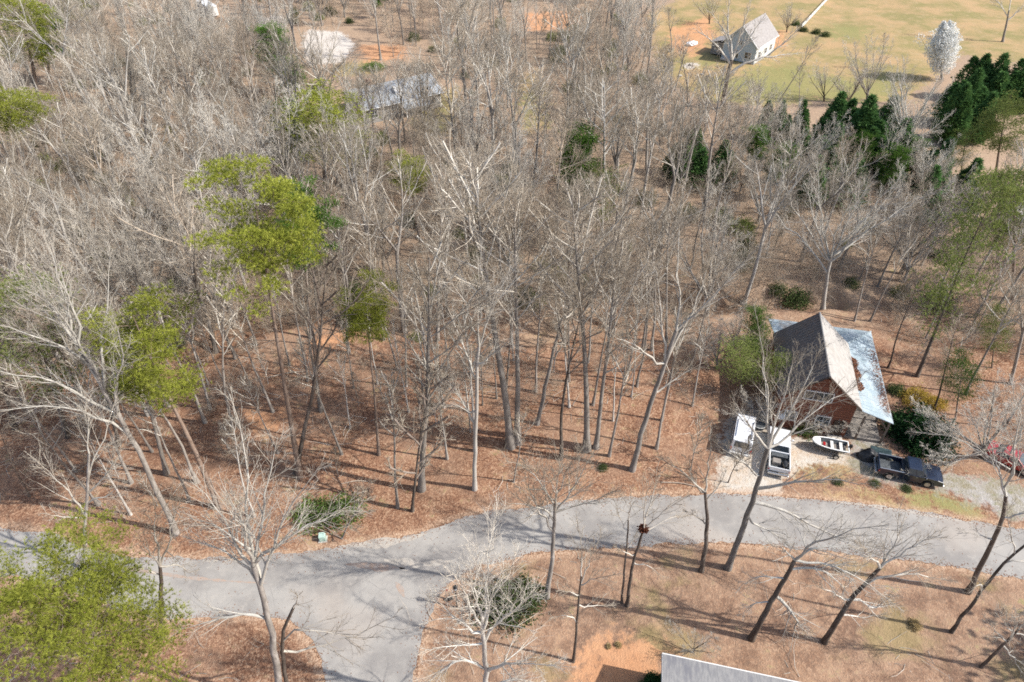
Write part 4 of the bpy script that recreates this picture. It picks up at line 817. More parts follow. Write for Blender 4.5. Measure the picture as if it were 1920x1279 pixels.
ow = scatter_feet(OPENW, [ROADW, DRIVEW], 3.1, 3.1, 31, FEET)
ow = ow[np.argsort(pxof(ow[:, 0], ow[:, 1])[0])]; cells = {}
RW = poly([(1645, 560), (1990, 640), (1990, 850), (1900, 830), (1830, 780), (1780, 740), (1690, 705)])
ow = np.vstack([ow, scatter_feet(RW, [HOUSEW], 4.6, 4.6, 37, FEET)])
for x, y in ow:
    px, py = pxof(x, y); lm = ("by the left bank" if px < 330 else "below the drooping pine" if px < 480 else "around the tallest pine's foot" if px < 640 else "around the slim pine" if px < 840 else "around the pale broken-limbed tree" if px < 990 else "around the curving dark tree" if px < 1120 else "near the driveway" if px < 1500 else "right of the log house")
    kd = g_.choice(['slim0', 'slim1', 'slim2', 'slim1', 'sapling0']); cells.setdefault((kd[:4], lm), []).append((x, y, kd))
for (k, lm), ts in cells.items():
    for i, (x, y, kd) in enumerate(ts):
        t = plant('bare_tree', kd, None, None, g_.uniform(10, 18) if k == 'slim' else g_.uniform(3, 6.5), ("slim pole tree " if k == 'slim' else "thin tan sapling ") + (f"({ORD[i]} from left) " if len(ts) > 1 else '') + "on the leafy floor " + lm, group="slim trees of the open wood", mats=('bark_pale', 'twig_pale') if g_.random() < .5 else None, xy=(x, y), wide=g_.uniform(.8, 1.1))
        t.rotation_quaternion = Quaternion(Vector((g_.normal(0, 1), g_.normal(0, 1), 0)), abs(g_.normal(0, .06))) @ t.rotation_quaternion
# a tall evergreen just outside the frame throws the shade across the yard's corner
q = at(1880, 1225)[:2] + np.array([15.0, -3.4]); plant('evergreen_tree', 'magnolia', None, None, 16, "evergreen outside the right edge whose shade falls on the yard corner", xy=tuple(q), wide=.55)
# --- masses nobody could count: undergrowth, brush, far woods
def scatter(name, pts, scale, idx, protos, label):
    """one object: prototypes instanced on points by geometry nodes"""
    P = np.asarray(pts, float); me = bpy.data.meshes.new(name); me.vertices.add(len(P)); me.vertices.foreach_set("co", P.astype(np.float32).ravel())
    def at_(nm, v, ty): a = me.attributes.new(nm, ty, 'POINT'); a.data.foreach_set("value", v)
    at_("size", np.asarray(scale, np.float32), 'FLOAT'); at_("turn", g_.uniform(0, 6.28, len(P)).astype(np.float32), 'FLOAT'); at_("pick", np.asarray(idx, np.int32), 'INT')
    c = bpy.data.collections.new(name + "_shapes")
    for i, pr in enumerate(protos): c.objects.link(pr)
    o = link(name, me); ng = bpy.data.node_groups.new(name, 'GeometryNodeTree')
    ng.interface.new_socket("Geometry", in_out='INPUT', socket_type='NodeSocketGeometry'); ng.interface.new_socket("Geometry", in_out='OUTPUT', socket_type='NodeSocketGeometry')
    gi, go = ng.nodes.new('NodeGroupInput'), ng.nodes.new('NodeGroupOutput'); ip = ng.nodes.new('GeometryNodeInstanceOnPoints')
    ci = ng.nodes.new('GeometryNodeCollectionInfo'); ci.inputs['Collection'].default_value = c; ci.inputs['Separate Children'].default_value = True; ci.inputs['Reset Children'].default_value = True
    def na(nm, ty): n = ng.nodes.new('GeometryNodeInputNamedAttribute'); n.data_type = ty; n.inputs[0].default_value = nm; return n.outputs[0]
    cx = ng.nodes.new('ShaderNodeCombineXYZ'); ng.links.new(na("turn", 'FLOAT'), cx.inputs[2])
    ip.inputs['Pick Instance'].default_value = True
    for a, b in ((gi.outputs[0], ip.inputs['Points']), (ci.outputs[0], ip.inputs['Instance']), (na("pick", 'INT'), ip.inputs['Instance Index']), (cx.outputs[0], ip.inputs['Rotation']), (na("size", 'FLOAT'), ip.inputs['Scale']), (ip.outputs[0], go.inputs[0])): ng.links.new(a, b)
    md = o.modifiers.new("scatter", 'NODES'); md.node_group = ng
    return tag(o, label, kind='stuff')
def proto(name, VF, mat): 
    me = npmesh(name, *VF, True); me.materials.append(M[mat]); return bpy.data.objects.new(name, me)
def protojoin(name, kd):
    a, b, H = LIB[kd]; me = bpy.data.meshes.new(name); bm = bmesh.new(); bm.from_mesh(a); k = len(bm.faces); bm.from_mesh(b); bm.faces.ensure_lookup_table()
    for f in bm.faces[k:]: f.material_index = 1
    bm.to_mesh(me); bm.free(); me.materials.append(a.materials[0]); me.materials.append(b.materials[0]); return bpy.data.objects.new(name, me)
bp = [proto(f"brush_{i}", brush(400 + i, 2.6 + .5 * i, 9), 'brush') for i in range(4)] + [protojoin("sapling_a", 'sapling0'), protojoin("sapling_b", 'sapling1'), protojoin("z_green_a", 'ivy0'), protojoin("z_green_b", 'shrubdull')]
ug = scatter_feet(WOOD, CLEAR + [HOUSEW], 2.1, 4.2, 9, FEET); zz = terrain(ug)
ug3 = np.column_stack([ug, zz - .05]); n = len(ug3)
scatter("undergrowth", ug3, g_.uniform(.6, 1.25, n), np.where(g_.random(n) < .76, g_.integers(0, 4, n), np.where(g_.random(n) < .62, g_.integers(4, 6, n), g_.integers(6, 8, n))), bp, "tan tangle of brush and saplings under the bare wood")
OPEN = poly([(0, 800), (330, 700), (480, 620), (640, 615), (1000, 640), (1330, 600), (1335, 800), (1330, 900), (1100, 925), (880, 945), (740, 995), (560, 1020), (240, 1025), (0, 960)])
RIGHTW = poly([(1645, 560), (1990, 640), (1990, 850), (1900, 830), (1830, 780), (1780, 740), (1690, 705)])
op = np.vstack([scatter_feet(OPEN, [ROADW, DRIVEW], 3.1, 3.1, 19, FEET), scatter_feet(RIGHTW, [HOUSEW], 1.9, 1.9, 29, FEET)]); n = len(op)
scatter("open_wood_brush", np.column_stack([op, terrain(op) - .05]), g_.uniform(.25, .9, n) , g_.integers(0, 4, n), [o.copy() for o in bp[:4]], "sparse thin brush on the leaf-covered floor of the open wood")
def sticks(seed):
    g = np.random.default_rng(seed); n = 7; st = np.column_stack([g.normal(0, .8, (n, 2)), np.full(n, .03)]); d = np.column_stack([g.normal(0, 1, (n, 2)), g.uniform(0, .12, n)])
    P = walk(g, st, d, g.uniform(.6, 2.4, n), 4, .15, 0); return tubes([(P, np.full((n, 1), .022) * np.linspace(1, .4, 5)[None])], [4])
st = scatter_feet(np.array([[-60, 20], [60, 20], [60, 75], [-60, 75]], float), [ROADW, DRIVEW, LANEW, HOUSEW], 2.4, 2.4, 41, FEET); st = st[g_.random(len(st)) < .6]; n = len(st)
scatter("fallen_twigs", np.column_stack([st, terrain(st)]), g_.uniform(.5, 1.3, n), g_.integers(0, 3, n), [proto(f"sticks_{i}", sticks(500 + i), 'twig') for i in range(3)], "fallen twigs and sticks on the leaf litter")
ff = FARFILL; n = len(ff)
if n: scatter("far_woods", np.column_stack([ff, terrain(ff) - .05]), g_.uniform(.65, 1.0, n), g_.integers(0, 4, n), [protojoin(f"far_{k}", k) for k in ('tall0', 'forked1', 'broom1', 'slim1')], "hazy grey bare woods along the top of the view")
yd = scatter_feet(np.vstack([YARDW]), [ROADW], 3.2, 3.2, 23, FEET); yd = yd[vnoise(yd, 6, 8) > .62]
print("FILL", len(fill), "UG", len(ug), "OPEN", len(op))
#@@OBJECTS@@
# ---------------------------------------------------------------- materials of built things
M['logs'] = pmat('red_brown_logs', (.17, .06, .035), (.23, .09, .05), .75, 2, bmp=.2, stretch=(.4, .4, 5))
M['roof_shaded'] = pmat('shaded_ribbed_metal', (.14, .118, .105), (.19, .16, .142), .55, 2.2, c3=(.19, .14, .11))  # brown ribbed metal, with the shade of the sun-averted slope in its colour
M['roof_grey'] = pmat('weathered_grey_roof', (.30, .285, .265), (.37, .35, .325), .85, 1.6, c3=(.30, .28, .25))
M['metal_blue'] = pmat('pale_galvanised_roof', (.34, .42, .46), (.45, .52, .56), .42, 1.3, metal=.35, c3=(.34, .30, .27), stretch=(1, .5, 1))
M['shingle'] = pmat('grey_shingle', (.20, .20, .205), (.275, .27, .265), .9, 3, c3=(.165, .165, .18), stretch=(2.2, .35, 1))
M['shingle_far'] = pmat('taupe_shingle', (.25, .23, .22), (.32, .30, .285), .9, 2.5)
M['shingle_blue'] = pmat('blue_grey_shingle', (.26, .29, .32), (.35, .375, .40), .85, 1.5, c3=(.22, .235, .255))
M['white'] = pmat('white_paint', (.78, .78, .76), (.70, .70, .68), .6, 2)
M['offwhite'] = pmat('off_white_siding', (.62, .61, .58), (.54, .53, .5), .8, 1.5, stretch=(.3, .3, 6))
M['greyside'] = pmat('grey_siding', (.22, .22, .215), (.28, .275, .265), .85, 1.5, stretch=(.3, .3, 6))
M['shadeside'] = pmat('shade_blue_siding', (.40, .47, .52), (.46, .52, .55), .8, 1.5, stretch=(.3, .3, 6))  # siding of the shaded cottage front; shade is put into its blue-grey
M['brick'] = pmat('dull_red_brick', (.30, .15, .10), (.38, .22, .16), .9, 6)
M['trim'] = pmat('pale_trim', (.66, .65, .62), (.58, .57, .54), .6, 3)
M['post'] = pmat('weathered_post', (.16, .12, .09), (.24, .19, .15), .9, 3, stretch=(4, 4, .6))
M['darkwood'] = pmat('dark_stained_wood', (.045, .03, .022), (.08, .055, .04), .8, 3)
M['black'] = pmat('black_paint', (.012, .012, .013), (.022, .022, .023), .4, 4)
M['tyre'] = pmat('tyre_rubber', (.018, .018, .018), (.03, .029, .028), .85, 8)
M['rim'] = pmat('alloy_rim', (.55, .56, .57), (.45, .46, .47), .3, 6, metal=.8)
M['chrome'] = pmat('dull_chrome', (.6, .62, .64), (.5, .52, .54), .25, 5, metal=.9)
M['navy'] = pmat('navy_car_paint', (.006, .012, .03), (.008, .016, .038), .25, 2, spec=.5, coat=.8)
M['carwhite'] = pmat('white_car_paint', (.74, .75, .76), (.68, .69, .7), .3, 2, spec=.5, coat=.6)
M['carred'] = pmat('red_car_paint', (.36, .016, .02), (.30, .018, .02), .3, 2, spec=.5, coat=.7)
M['bedliner'] = pmat('bed_liner', (.05, .055, .06), (.10, .11, .115), .8, 5)
M['taillamp'] = pmat('red_lamp', (.45, .01, .01), (.3, .01, .01), .2, 4)
M['lamp'] = pmat('clear_lamp', (.7, .72, .74), (.6, .62, .64), .15, 4)
M['greybox'] = pmat('pale_green_steel', (.42, .56, .48), (.36, .49, .42), .5, 3)
M['tarp_white'] = pmat('white_tarp', (.78, .79, .8), (.6, .62, .64), .6, 3)
M['tarp_black'] = pmat('black_tarp', (.012, .014, .017), (.035, .037, .042), .45, 5)
M['tarp_teal'] = pmat('dark_teal_cover', (.03, .055, .06), (.05, .08, .085), .6, 4)
M['stone'] = pmat('pale_stone', (.55, .51, .45), (.42, .38, .33), .9, 3)
M['nest'] = leafmat('dead_leaf', (.09, .035, .022), (.2, .075, .045), (.36, .17, .11), .2, 5)
M['drift'] = leafmat('drifted_leaf', (.20, .085, .05), (.32, .15, .09), (.42, .24, .16), .1, 5)
M['log'] = woodmat('fallen_log', (.2, .15, .11), (.36, .3, .24), (.5, .44, .37))
M['deck'] = pmat('grey_deck', (.2, .18, .16), (.28, .25, .22), .9, 2)
def glass():
    m, nt, b = newmat('dark_window_glass'); b.inputs["Base Color"].default_value = (.03, .04, .05, 1); b.inputs["Roughness"].default_value = .06; b.inputs["Specular IOR Level"].default_value = .8; return m
M['glass'] = glass()

def part(name, mat, parent, fn, label=None, smooth=False, kind=None):
    mb = MB(); fn(mb); return tag(mb.build(name, M[mat], parent, smooth), label, kind=kind)
def window(parent, c, w, h, rz, nx=2, ny=2, frame='white', name='window'):
    """window facing local -Y before rotation rz; frame, pane, bars stand proud of the wall"""
    def tr(mb, x, z, dx, dz, dy, off):
        p = Matrix.Rotation(rz, 3, 'Z') @ Vector((x, off, z)); mb.box(Vector(c) + p, (dx, dy, dz), rz=rz)
    f = MB()
    for x in (-w / 2, w / 2): tr(f, x, 0, .09, h + .09, .10, -.05)
    for z in (-h / 2, h / 2): tr(f, 0, z, w - .09, .09, .094, -.05)
    fo = f.build(name, M[frame], parent)
    g = MB(); tr(g, 0, 0, w - .1, h - .1, .03, -.025); g.build('pane', M['glass'], fo)
    b = MB()
    for i in range(1, nx): tr(b, -w / 2 + w * i / nx, 0, .045, h - .1, .05, -.055)
    for i in range(1, ny): tr(b, 0, -h / 2 + h * i / ny, w - .1, .04, .044, -.055)
    if nx + ny > 2: b.build('glazing_bar', M[frame], fo)
    return fo
def seams(mb, A, B, C, D, n, r=.03):
    A, B, C, D = map(Vector, (A, B, C, D))
    for i in range(n + 1):
        t = i / n; p = A.lerp(B, t) + Vector((0, 0, r)); q = D.lerp(C, t) + Vector((0, 0, r)); mb.cyl(p, q, r, n=4)

# ---------------------------------------------------------------- log house
LH = empty('log_house', (HX[0], HX[1], 0), math.atan2(HP[1], HP[0]))
tag(LH, "red-brown log house with steep roof darkened on its shaded slope and pale metal porch roof", 'house')
RZ, EZ, EP = 8.0, 4.5, 3.85
def wallz(p): return RZ - .2 - (RZ - EZ) * abs(p) / EP
def log_gable(mb):
    z = .15; i = 0
    while z < RZ - .55:
        hw = min(3.45, (RZ - .32 - z - .15) / (RZ - EZ) * EP)
        if hw > .2: mb.cyl((-hw, .62, z), (hw, .62, z), .165 + .012 * (i % 3), n=8)
        z += .3; i += 1
part('log_wall', 'logs', LH, log_gable, "front gable of stacked red-brown logs")
def side_wall(mb):
    z = .15
    while z < EZ - .25: mb.cyl((3.4, .5, z), (3.4, 9.6, z), .165, n=7); mb.cyl((-3.4, .5, z), (-3.4, 9.6, z), .163, n=7); z += .3
    mb.box((0, 5.1, 2.1), (6.6, 8.7, 4.2))
part('side_wall', 'logs', LH, side_wall)
part('roof_slope', 'roof_shaded', LH, lambda mb: mb.slab([(-EP, 0, EZ), (-.02, 0, RZ), (-.02, 10, RZ), (-EP, 10, EZ)], .16), "ribbed brown roof slope facing the wood, shade in its colour")
part('roof_seam', 'roof_shaded', LH, lambda mb: seams(mb, (-.06, .1, RZ - .03), (-.06, 9.9, RZ - .03), (-EP + .03, 9.9, EZ), (-EP + .03, .1, EZ), 24, .028), kind='stuff')
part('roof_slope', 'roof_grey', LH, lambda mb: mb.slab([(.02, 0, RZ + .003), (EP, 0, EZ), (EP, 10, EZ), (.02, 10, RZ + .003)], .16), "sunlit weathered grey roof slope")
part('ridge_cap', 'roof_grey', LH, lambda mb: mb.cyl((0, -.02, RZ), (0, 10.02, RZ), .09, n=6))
PZ = 3.05
pr = part('porch_roof', 'metal_blue', LH, lambda mb: (mb.slab([(EP - .15, .05, EZ - .12), (7.2, .3, PZ), (7.25, 14.8, PZ), (EP - .15, 10.15, EZ - .12)], .08), mb.slab([(-EP + .2, 10.05, EZ - .11), (EP - .15, 10.15, EZ - .117), (7.25, 14.8, PZ - .003), (-EP, 14.6, PZ)], .08)), "pale blue-grey metal porch roof hipped round the back")
part('hip_cap', 'metal_blue', pr, lambda mb: mb.cyl((EP - .15, 10.15, EZ - .1), (7.25, 14.8, PZ + .02), .07, n=6))
part('seam', 'metal_blue', pr, lambda mb: (seams(mb, (EP - .1, .2, EZ - .13), (EP - .1, 10, EZ - .13), (7.2, 14.6, PZ), (7.17, .4, PZ), 22, .02)), kind='stuff')
g5 = np.random.default_rng(55)
def drift(n, f, name, label, parent, size=.13):
    C = np.array([f(g5.random(), g5.random()) for _ in range(n)]); o = link(name, npmesh(name, *blades(g5, C, nrm(g5.normal(0, 1, C.shape) * np.array([1, 1, .25])), 2, size, size * .42, .5)), M['drift'], parent); return tag(o, label, kind='stuff')
def wing(u, v):      # u across, v along
    y = .3 + v * 12; return (EP + u * 3.3, y, EZ - .1 + (PZ - EZ + .12) * u * 3.3 / 3.38 + .03)
drift(900, lambda a, b: wing(.03 + .16 * a ** 2 * (.4 + abs(math.sin(b * 9))), .22 + b * .42), 'leaf_drift', "brown leaves caught in the roof valley", pr)
drift(700, lambda a, b: wing(.62 + .36 * math.sqrt(a), .1 + b * .8), 'leaf_drift', "brown leaves scattered down the outer porch roof", pr, .1)
for d in (.5, 3.4, 6.8, 10.2, 14.3): part('porch_post', 'post', LH, lambda mb: mb.box((6.95, d, 1.45), (.16, .16, 2.95)))
for p in (4.6,): part('porch_post', 'post', LH, lambda mb: mb.box((p, .5, 1.6), (.16, .16, 3.2)))
part('porch_brace', 'post', LH, lambda mb: mb.cyl((6.95, .5, 1.9), (6.1, .5, 3.1), .06, n=6))
part('porch_deck', 'deck', LH, lambda mb: mb.box((5.2, 6.5, .12), (3.5, 12, .2)))
part('porch_beam', 'darkwood', LH, lambda mb: mb.box((6.95, 7.4, 2.86), (.14, 13.9, .14)))
window(LH, (-.2, .42, 5.0), 2.6, 1.1, 0, 3, 1, 'trim'); window(LH, (-2.1, .42, 1.9), 1.1, 1.2, 0, 2, 2, 'trim'); window(LH, (1.0, .42, 1.9), 1.3, 1.2, 0, 2, 2, 'trim')
dr = part('door', 'darkwood', LH, lambda mb: mb.box((2.6, .42, 1.15), (1.0, .1, 2.1))); part('handle', 'chrome', dr, lambda mb: mb.blob((2.95, .35, 1.1), (.05, .05, .05), 1, 0))
part('fascia', 'darkwood', LH, lambda mb: [mb.cyl((s * .05, -.03, RZ - .12), (s * EP, -.03, EZ - .12), .08, n=4) for s in (-1, 1)])
part('step', 'stone', LH, lambda mb: (mb.box((2.6, .1, .1), (1.4, .7, .2)), mb.box((2.6, -.5, .05), (1.6, .5, .1))))

# ---------------------------------------------------------------- vehicles (local x forward, y left)
def wheel(parent, x, y, r=.38, w=.25):
    s = 1 if y > 0 else -1
    t = part('wheel', 'tyre', parent, lambda mb: mb.cyl((x, y - w / 2, r), (x, y + w / 2, r), r, n=20))
    part('rim', 'rim', t, lambda mb: (mb.cyl((x, y + s * (w / 2 - .02), r), (x, y + s * (w / 2 + .012), r), r * .62, n=14), mb.cyl((x, y + s * w / 2, r), (x, y + s * (w / 2 + .03), r), r * .2, n=8)))
def quad(a, b, c, d): return lambda mb: mb.slab([a, b, c, d], .012)
def greenhouse(root, paint, x0, x1, xr0, xr1, zb, zr, hw, tap, roofname='cab', sidewin=2, mv=.14):
    tp = lambda x, z: 1 if z < zb + .01 else tap
    part(roofname, paint, root, lambda mb: mb.prism([(x0, zb - .05), (x1, zb - .05), (x1, zb), (xr1, zr), (xr0, zr), (x0, zb)], -hw, hw, tp, .06), smooth=False)
    def lerp(p, q, t): return tuple(p[i] + (q[i] - p[i]) * t for i in range(3))
    def pane(name, bl, br, tr_, tl, nrm_, mv=mv):
        A, B, C, D = (Vector(v) for v in (bl, br, tr_, tl)); c = (A + B + C + D) / 4; n = (B - A).cross(D - A).normalized()
        if n.dot(Vector(nrm_)) < 0: n = -n
        P = [c + (v - c) * (1 - mv) + n * .02 for v in (A, B, C, D)]; Q = [v - n * .03 for v in P]
        mb = MB(); a = [mb.bm.verts.new(v) for v in P]; b = [mb.bm.verts.new(v) for v in Q]; mb.bm.faces.new(a); mb.bm.faces.new(b[::-1])
        for i in range(4): mb.bm.faces.new((a[i], b[i], b[(i + 1) % 4], a[(i + 1) % 4]))
        bmesh.ops.recalc_face_normals(mb.bm, faces=mb.bm.faces[:]); return mb.build(name, M['glass'], root)
    h = hw * tap
    pane('windshield', (x1, hw, zb), (x1, -hw, zb), (xr1, -h, zr), (xr1, h, zr), (1, 0, .3))
    pane('rear_window', (x0, hw, zb), (x0, -hw, zb), (xr0, -h, zr), (xr0, h, zr), (-1, 0, .3))
    for s in (1, -1):
        for k in range(sidewin):
            a, b = k / sidewin, (k + 1) / sidewin
            pane('side_window', lerp((x0, s * hw, zb), (x1, s * hw, zb), a), lerp((x0, s * hw, zb), (x1, s * hw, zb), b), lerp((xr0, s * h, zr), (xr1, s * h, zr), b), lerp((xr0, s * h, zr), (xr1, s * h, zr), a), (0, s, .2))
def lights(root, xf, xb, hw, zf=.85, zb=.9, tall=.22):
    for s in (1, -1):
        part('headlight', 'lamp', root, lambda mb: mb.box((xf, s * (hw - .22), zf), (.09, .34, .17), bev=.03)); part('tail_light', 'taillamp', root, lambda mb: mb.box((xb, s * (hw - .07), zb), (.12, .16, tall), bev=.03))
def pickup(loc, rz, paint, label, load=None):
    r = empty('pickup_truck', loc, rz); tag(r, label, 'pickup truck'); hw = .98
    prof = [(.55, .42), (1.02, .42), (1.12, .74), (1.36, .9), (1.72, .9), (1.96, .74), (2.06, .42), (2.72, .45), (2.78, .8), (2.70, 1.05), (2.2, 1.16), (1.30, 1.22), (-.62, 1.22), (-.62, .42)]
    part('body', paint, r, lambda mb: mb.prism(prof, -hw, hw, None, .03))
    for s in (1, -1):
        bp_ = [(-.62, .46), (-1.22, .46), (-1.32, .76), (-1.55, .92), (-1.93, .92), (-2.16, .76), (-2.26, .46), (-2.78, .52), (-2.80, 1.24), (-.62, 1.24)]
        part('bed_side', paint, r, lambda mb: mb.prism(bp_[::-1], s * hw - (.12 if s > 0 else 0), s * hw + (.12 if s < 0 else 0), None, .02))
        part('bed_rail', 'chrome' if paint == 'navy' else 'trim', r, lambda mb: mb.box((-1.7, s * (hw - .06), 1.26), (2.1, .1, .03)))
        for k, x in enumerate((.12, 1.0)[:2]):
            dd = part('door', paint, r, lambda mb: mb.box((x - .15 * k - .15, s * (hw + .004), .86), (.74, .02, .62), bev=.008)); part('handle', 'chrome', dd, lambda mb: mb.box((x - .15 * k - .4, s * (hw + .025), 1.05), (.16, .03, .04)))
        part('mirror', paint, r, lambda mb: (mb.box((1.12, s * (hw + .16), 1.3), (.12, .2, .18), bev=.03)))
    part('bed_floor', 'bedliner', r, lambda mb: mb.box((-1.7, 0, .68), (2.16, 1.72, .08)))
    part('bulkhead', paint, r, lambda mb: mb.box((-.7, 0, .98), (.08, 1.7, .5)))
    part('tailgate', paint, r, lambda mb: mb.box((-2.76, 0, .98), (.08, 1.70, .5), bev=.015))
    part('bumper', 'chrome', r, lambda mb: mb.box((-2.92, 0, .55), (.2, 1.9, .2), bev=.04)); part('bumper', 'chrome', r, lambda mb: mb.box((2.82, 0, .55), (.16, 1.92, .22), bev=.04))
    part('grille', 'black', r, lambda mb: mb.box((2.765, 0, .82), (.06, 1.1, .26)))
    greenhouse(r, paint, -.6, 1.32, -.42, .72, 1.2, 1.86, .93, .82)
    lights(r, 2.73, -2.74, hw)
    for x in (1.54, -1.74):
        for s in (1, -1): wheel(r, x, s * .86, .4, .27)
    if load: load(r)
    return r
def heading(p, q): return math.atan2(q[1] - p[1], q[0] - p[0])
rw, fw = at(1663, 898), at(1736, 914); hd = heading(rw, fw); c = (rw + fw) / 2 + np.array([-math.sin(hd), math.cos(hd), 0]) * .95
NAVY = pickup((c[0] + .1 * math.cos(hd), c[1] + .1 * math.sin(hd), .02), hd, 'navy', "dark navy pickup truck parked on the gravel lane, open empty bed")
a, b = at(1456, 896), at(1458, 822); hd = heading(a, b)
tk = pickup(((a[0]) + 2.9 * math.cos(hd), a[1] + 2.9 * math.sin(hd), .02), hd, 'carwhite', "white pickup truck with its dark loaded bed towards the road")
def cargo(name, mat, off, dims, label, rz=0.0, blob=False):
    m = Matrix.Rotation(tk.rotation_euler.z, 3, 'Z'); p = Vector(tk.location) + m @ Vector(off); r = MB()
    if blob: r.blob((0, 0, dims[2] / 2), tuple(d / 2 for d in dims), 2, .18, 4)
    else: r.box((0, 0, dims[2] / 2), dims, bev=.03)
    o = r.build(name, M[mat]); o.location = p; o.rotation_euler = (0, 0, tk.rotation_euler.z + rz); tag(o, label, 'cargo')
cargo('toolbox', 'bedliner', (-1.0, 0, .73), (.45, 1.5, .42), "dark toolbox across the white pickup's bed behind the cab"); cargo('crate', 'deck', (-1.75, .25, .73), (.6, .7, .4), "grey crate in the white pickup's bed"); cargo('black_bag', 'tarp_black', (-1.9, -.5, .73), (.9, .55, .5), "black bag in the white pickup's bed corner", 0, True)
# white van
a, b = at(1384, 858), at(1396, 785); hd = heading(a, b)
VN = empty('white_van', (a[0] + 2.6 * math.cos(hd), a[1] + 2.6 * math.sin(hd), .02), hd); tag(VN, "white van parked beside the wood, dark rear window towards the road", 'van')
part('body', 'carwhite', VN, lambda mb: mb.prism([(-2.5, .42), (-1.95, .42), (-1.85, .74), (-1.6, .86), (-1.25, .86), (-1.0, .74), (-.9, .42), (1.1, .42), (1.2, .74), (1.45, .86), (1.8, .86), (2.05, .74), (2.15, .42), (2.55, .5), (2.6, .85), (2.45, 1.08), (1.75, 1.2), (-2.5, 1.2)], -.98, .98, None, .04))
greenhouse(VN, 'carwhite', -2.52, 1.8, -2.36, 1.1, 1.17, 2.05, .97, .93, 'roof', 3, .26); lights(VN, 2.53, -2.5, .98, .9, 1.0, .4)
part('bumper', 'trim', VN, lambda mb: mb.box((-2.6, 0, .55), (.22, 1.9, .24), bev=.05)); part('bumper', 'trim', VN, lambda mb: mb.box((2.62, 0, .52), (.2, 1.9, .22), bev=.05))
part('sun_visor', 'carwhite', VN, lambda mb: mb.box((1.12, 0, 2.03), (.4, 1.72, .1), ry=.35, bev=.03)); part('roof_rack', 'chrome', VN, lambda mb: [mb.box((-.7, s * .72, 2.10), (2.4, .05, .06)) for s in (1, -1)])
for x in (1.62, -1.43):
    for s in (1, -1): wheel(VN, x, s * .87)
# red car
a, b = at(1868, 862), at(1925, 890); hd = heading(a, b)
RC = empty('red_car', (*(at(1893, 868)[:2]), .02), hd); tag(RC, "red car half hidden by the tall dark tree near the right edge", 'car')
part('body', 'carred', RC, lambda mb: mb.prism([(-2.2, .3), (-1.75, .3), (-1.65, .6), (-1.4, .7), (-1.1, .6), (-1.0, .3), (.95, .3), (1.05, .6), (1.3, .7), (1.6, .6), (1.7, .3), (2.2, .34), (2.25, .6), (2.1, .78), (1.1, .92), (-1.6, .96), (-2.2, .9)], -.9, .9, None, .05))
greenhouse(RC, 'carred', -1.5, 1.1, -.85, .35, .9, 1.38, .86, .78, 'roof'); lights(RC, 2.18, -2.18, .9, .65, .72, .14)
part('bumper', 'black', RC, lambda mb: mb.box((-2.25, 0, .42), (.12, 1.7, .2), bev=.04)); part('bumper', 'black', RC, lambda mb: mb.box((2.26, 0, .4), (.12, 1.7, .2), bev=.04))
for x in (1.32, -1.37):
    for s in (1, -1): wheel(RC, x, s * .8, .33, .22)
# boat on a trailer
a, b = at(1524, 838), at(1582, 849); hd = heading(b, a); bc = at(1552, 845)
def ring_hull(sc, z0, n=26):
    out = []
    for i in range(n):
        t = i / (n - 1); x = -2.0 + 4.1 * t; w = .82 * math.sqrt(max(0, 1 - max(0, (t - .35) / .65) ** 2.4)); out.append((x, w * sc, z0 + .22 * t ** 2))
    return out
TR = empty('boat_trailer', (bc[0], bc[1], .02), hd); tag(TR, "low boat trailer under the small white-rimmed boat", 'trailer')
part('trailer_frame', 'post', TR, lambda mb: (mb.cyl((-1.8, .5, .42), (1.4, .3, .42), .04, n=6), mb.cyl((-1.8, -.5, .42), (1.4, -.3, .42), .04, n=6), mb.cyl((1.4, .3, .42), (2.9, 0, .42), .04, n=6), mb.cyl((1.4, -.3, .42), (2.9, 0, .42), .04, n=6), mb.cyl((-.6, -.9, .36), (-.6, .9, .36), .04, n=6)))
for s in (1, -1): wheel(TR, -.6, s * .95, .28, .16)
BT = empty('small_boat', (bc[0], bc[1], .46), hd); BT.scale = (.82, .86, .86); tag(BT, "small open boat with white gunwale and dark interior on a trailer before the log house", 'boat')
def hull(mb):
    top = ring_hull(1, .62); n = len(top); lo = [(x * .93 + .03, y * .62, .06 + .34 * (i / (n - 1)) ** 3) for i, (x, y, z) in enumerate(top)]
    for s in (1, -1):
        T = [mb.bm.verts.new((x, s * y, z)) for x, y, z in top]; B = [mb.bm.verts.new((x, s * y, z)) for x, y, z in lo]; K = [mb.bm.verts.new((x, 0, z - .06)) for x, y, z in lo]
        for i in range(n - 1): mb.bm.faces.new((T[i], T[i + 1], B[i + 1], B[i])); mb.bm.faces.new((B[i], B[i + 1], K[i + 1], K[i]))
        mb.bm.faces.new((T[0], B[0], K[0]))
    bmesh.ops.remove_doubles(mb.bm, verts=mb.bm.verts[:], dist=.002)
part('hull', 'bedliner', BT, hull)
def gunwale(mb):
    for s in (1, -1):
        q = ring_hull(1, .64)
        for u, v in zip(q[:-1], q[1:]): mb.cyl((u[0], s * u[1], u[2]), (v[0], s * v[1], v[2]), .075, n=6)
    mb.box((-2.0, 0, .6), (.1, 1.64, .16))
part('gunwale', 'white', BT, gunwale); part('boat_floor', 'deck', BT, lambda mb: mb.box((-.3, 0, .2), (3.0, 1.0, .05)))
part('fore_deck', 'white', BT, lambda mb: mb.slab([(x, y, .68) for x, y, z in ring_hull(.95, 0)[19:]] + [(x, -y, .68) for x, y, z in ring_hull(.95, 0)[19:][::-1]], .04))
for x in (-1.2, -.2): part('seat', 'trim', BT, lambda mb: mb.box((x, 0, .45), (.35, 1.35, .06), bev=.01))
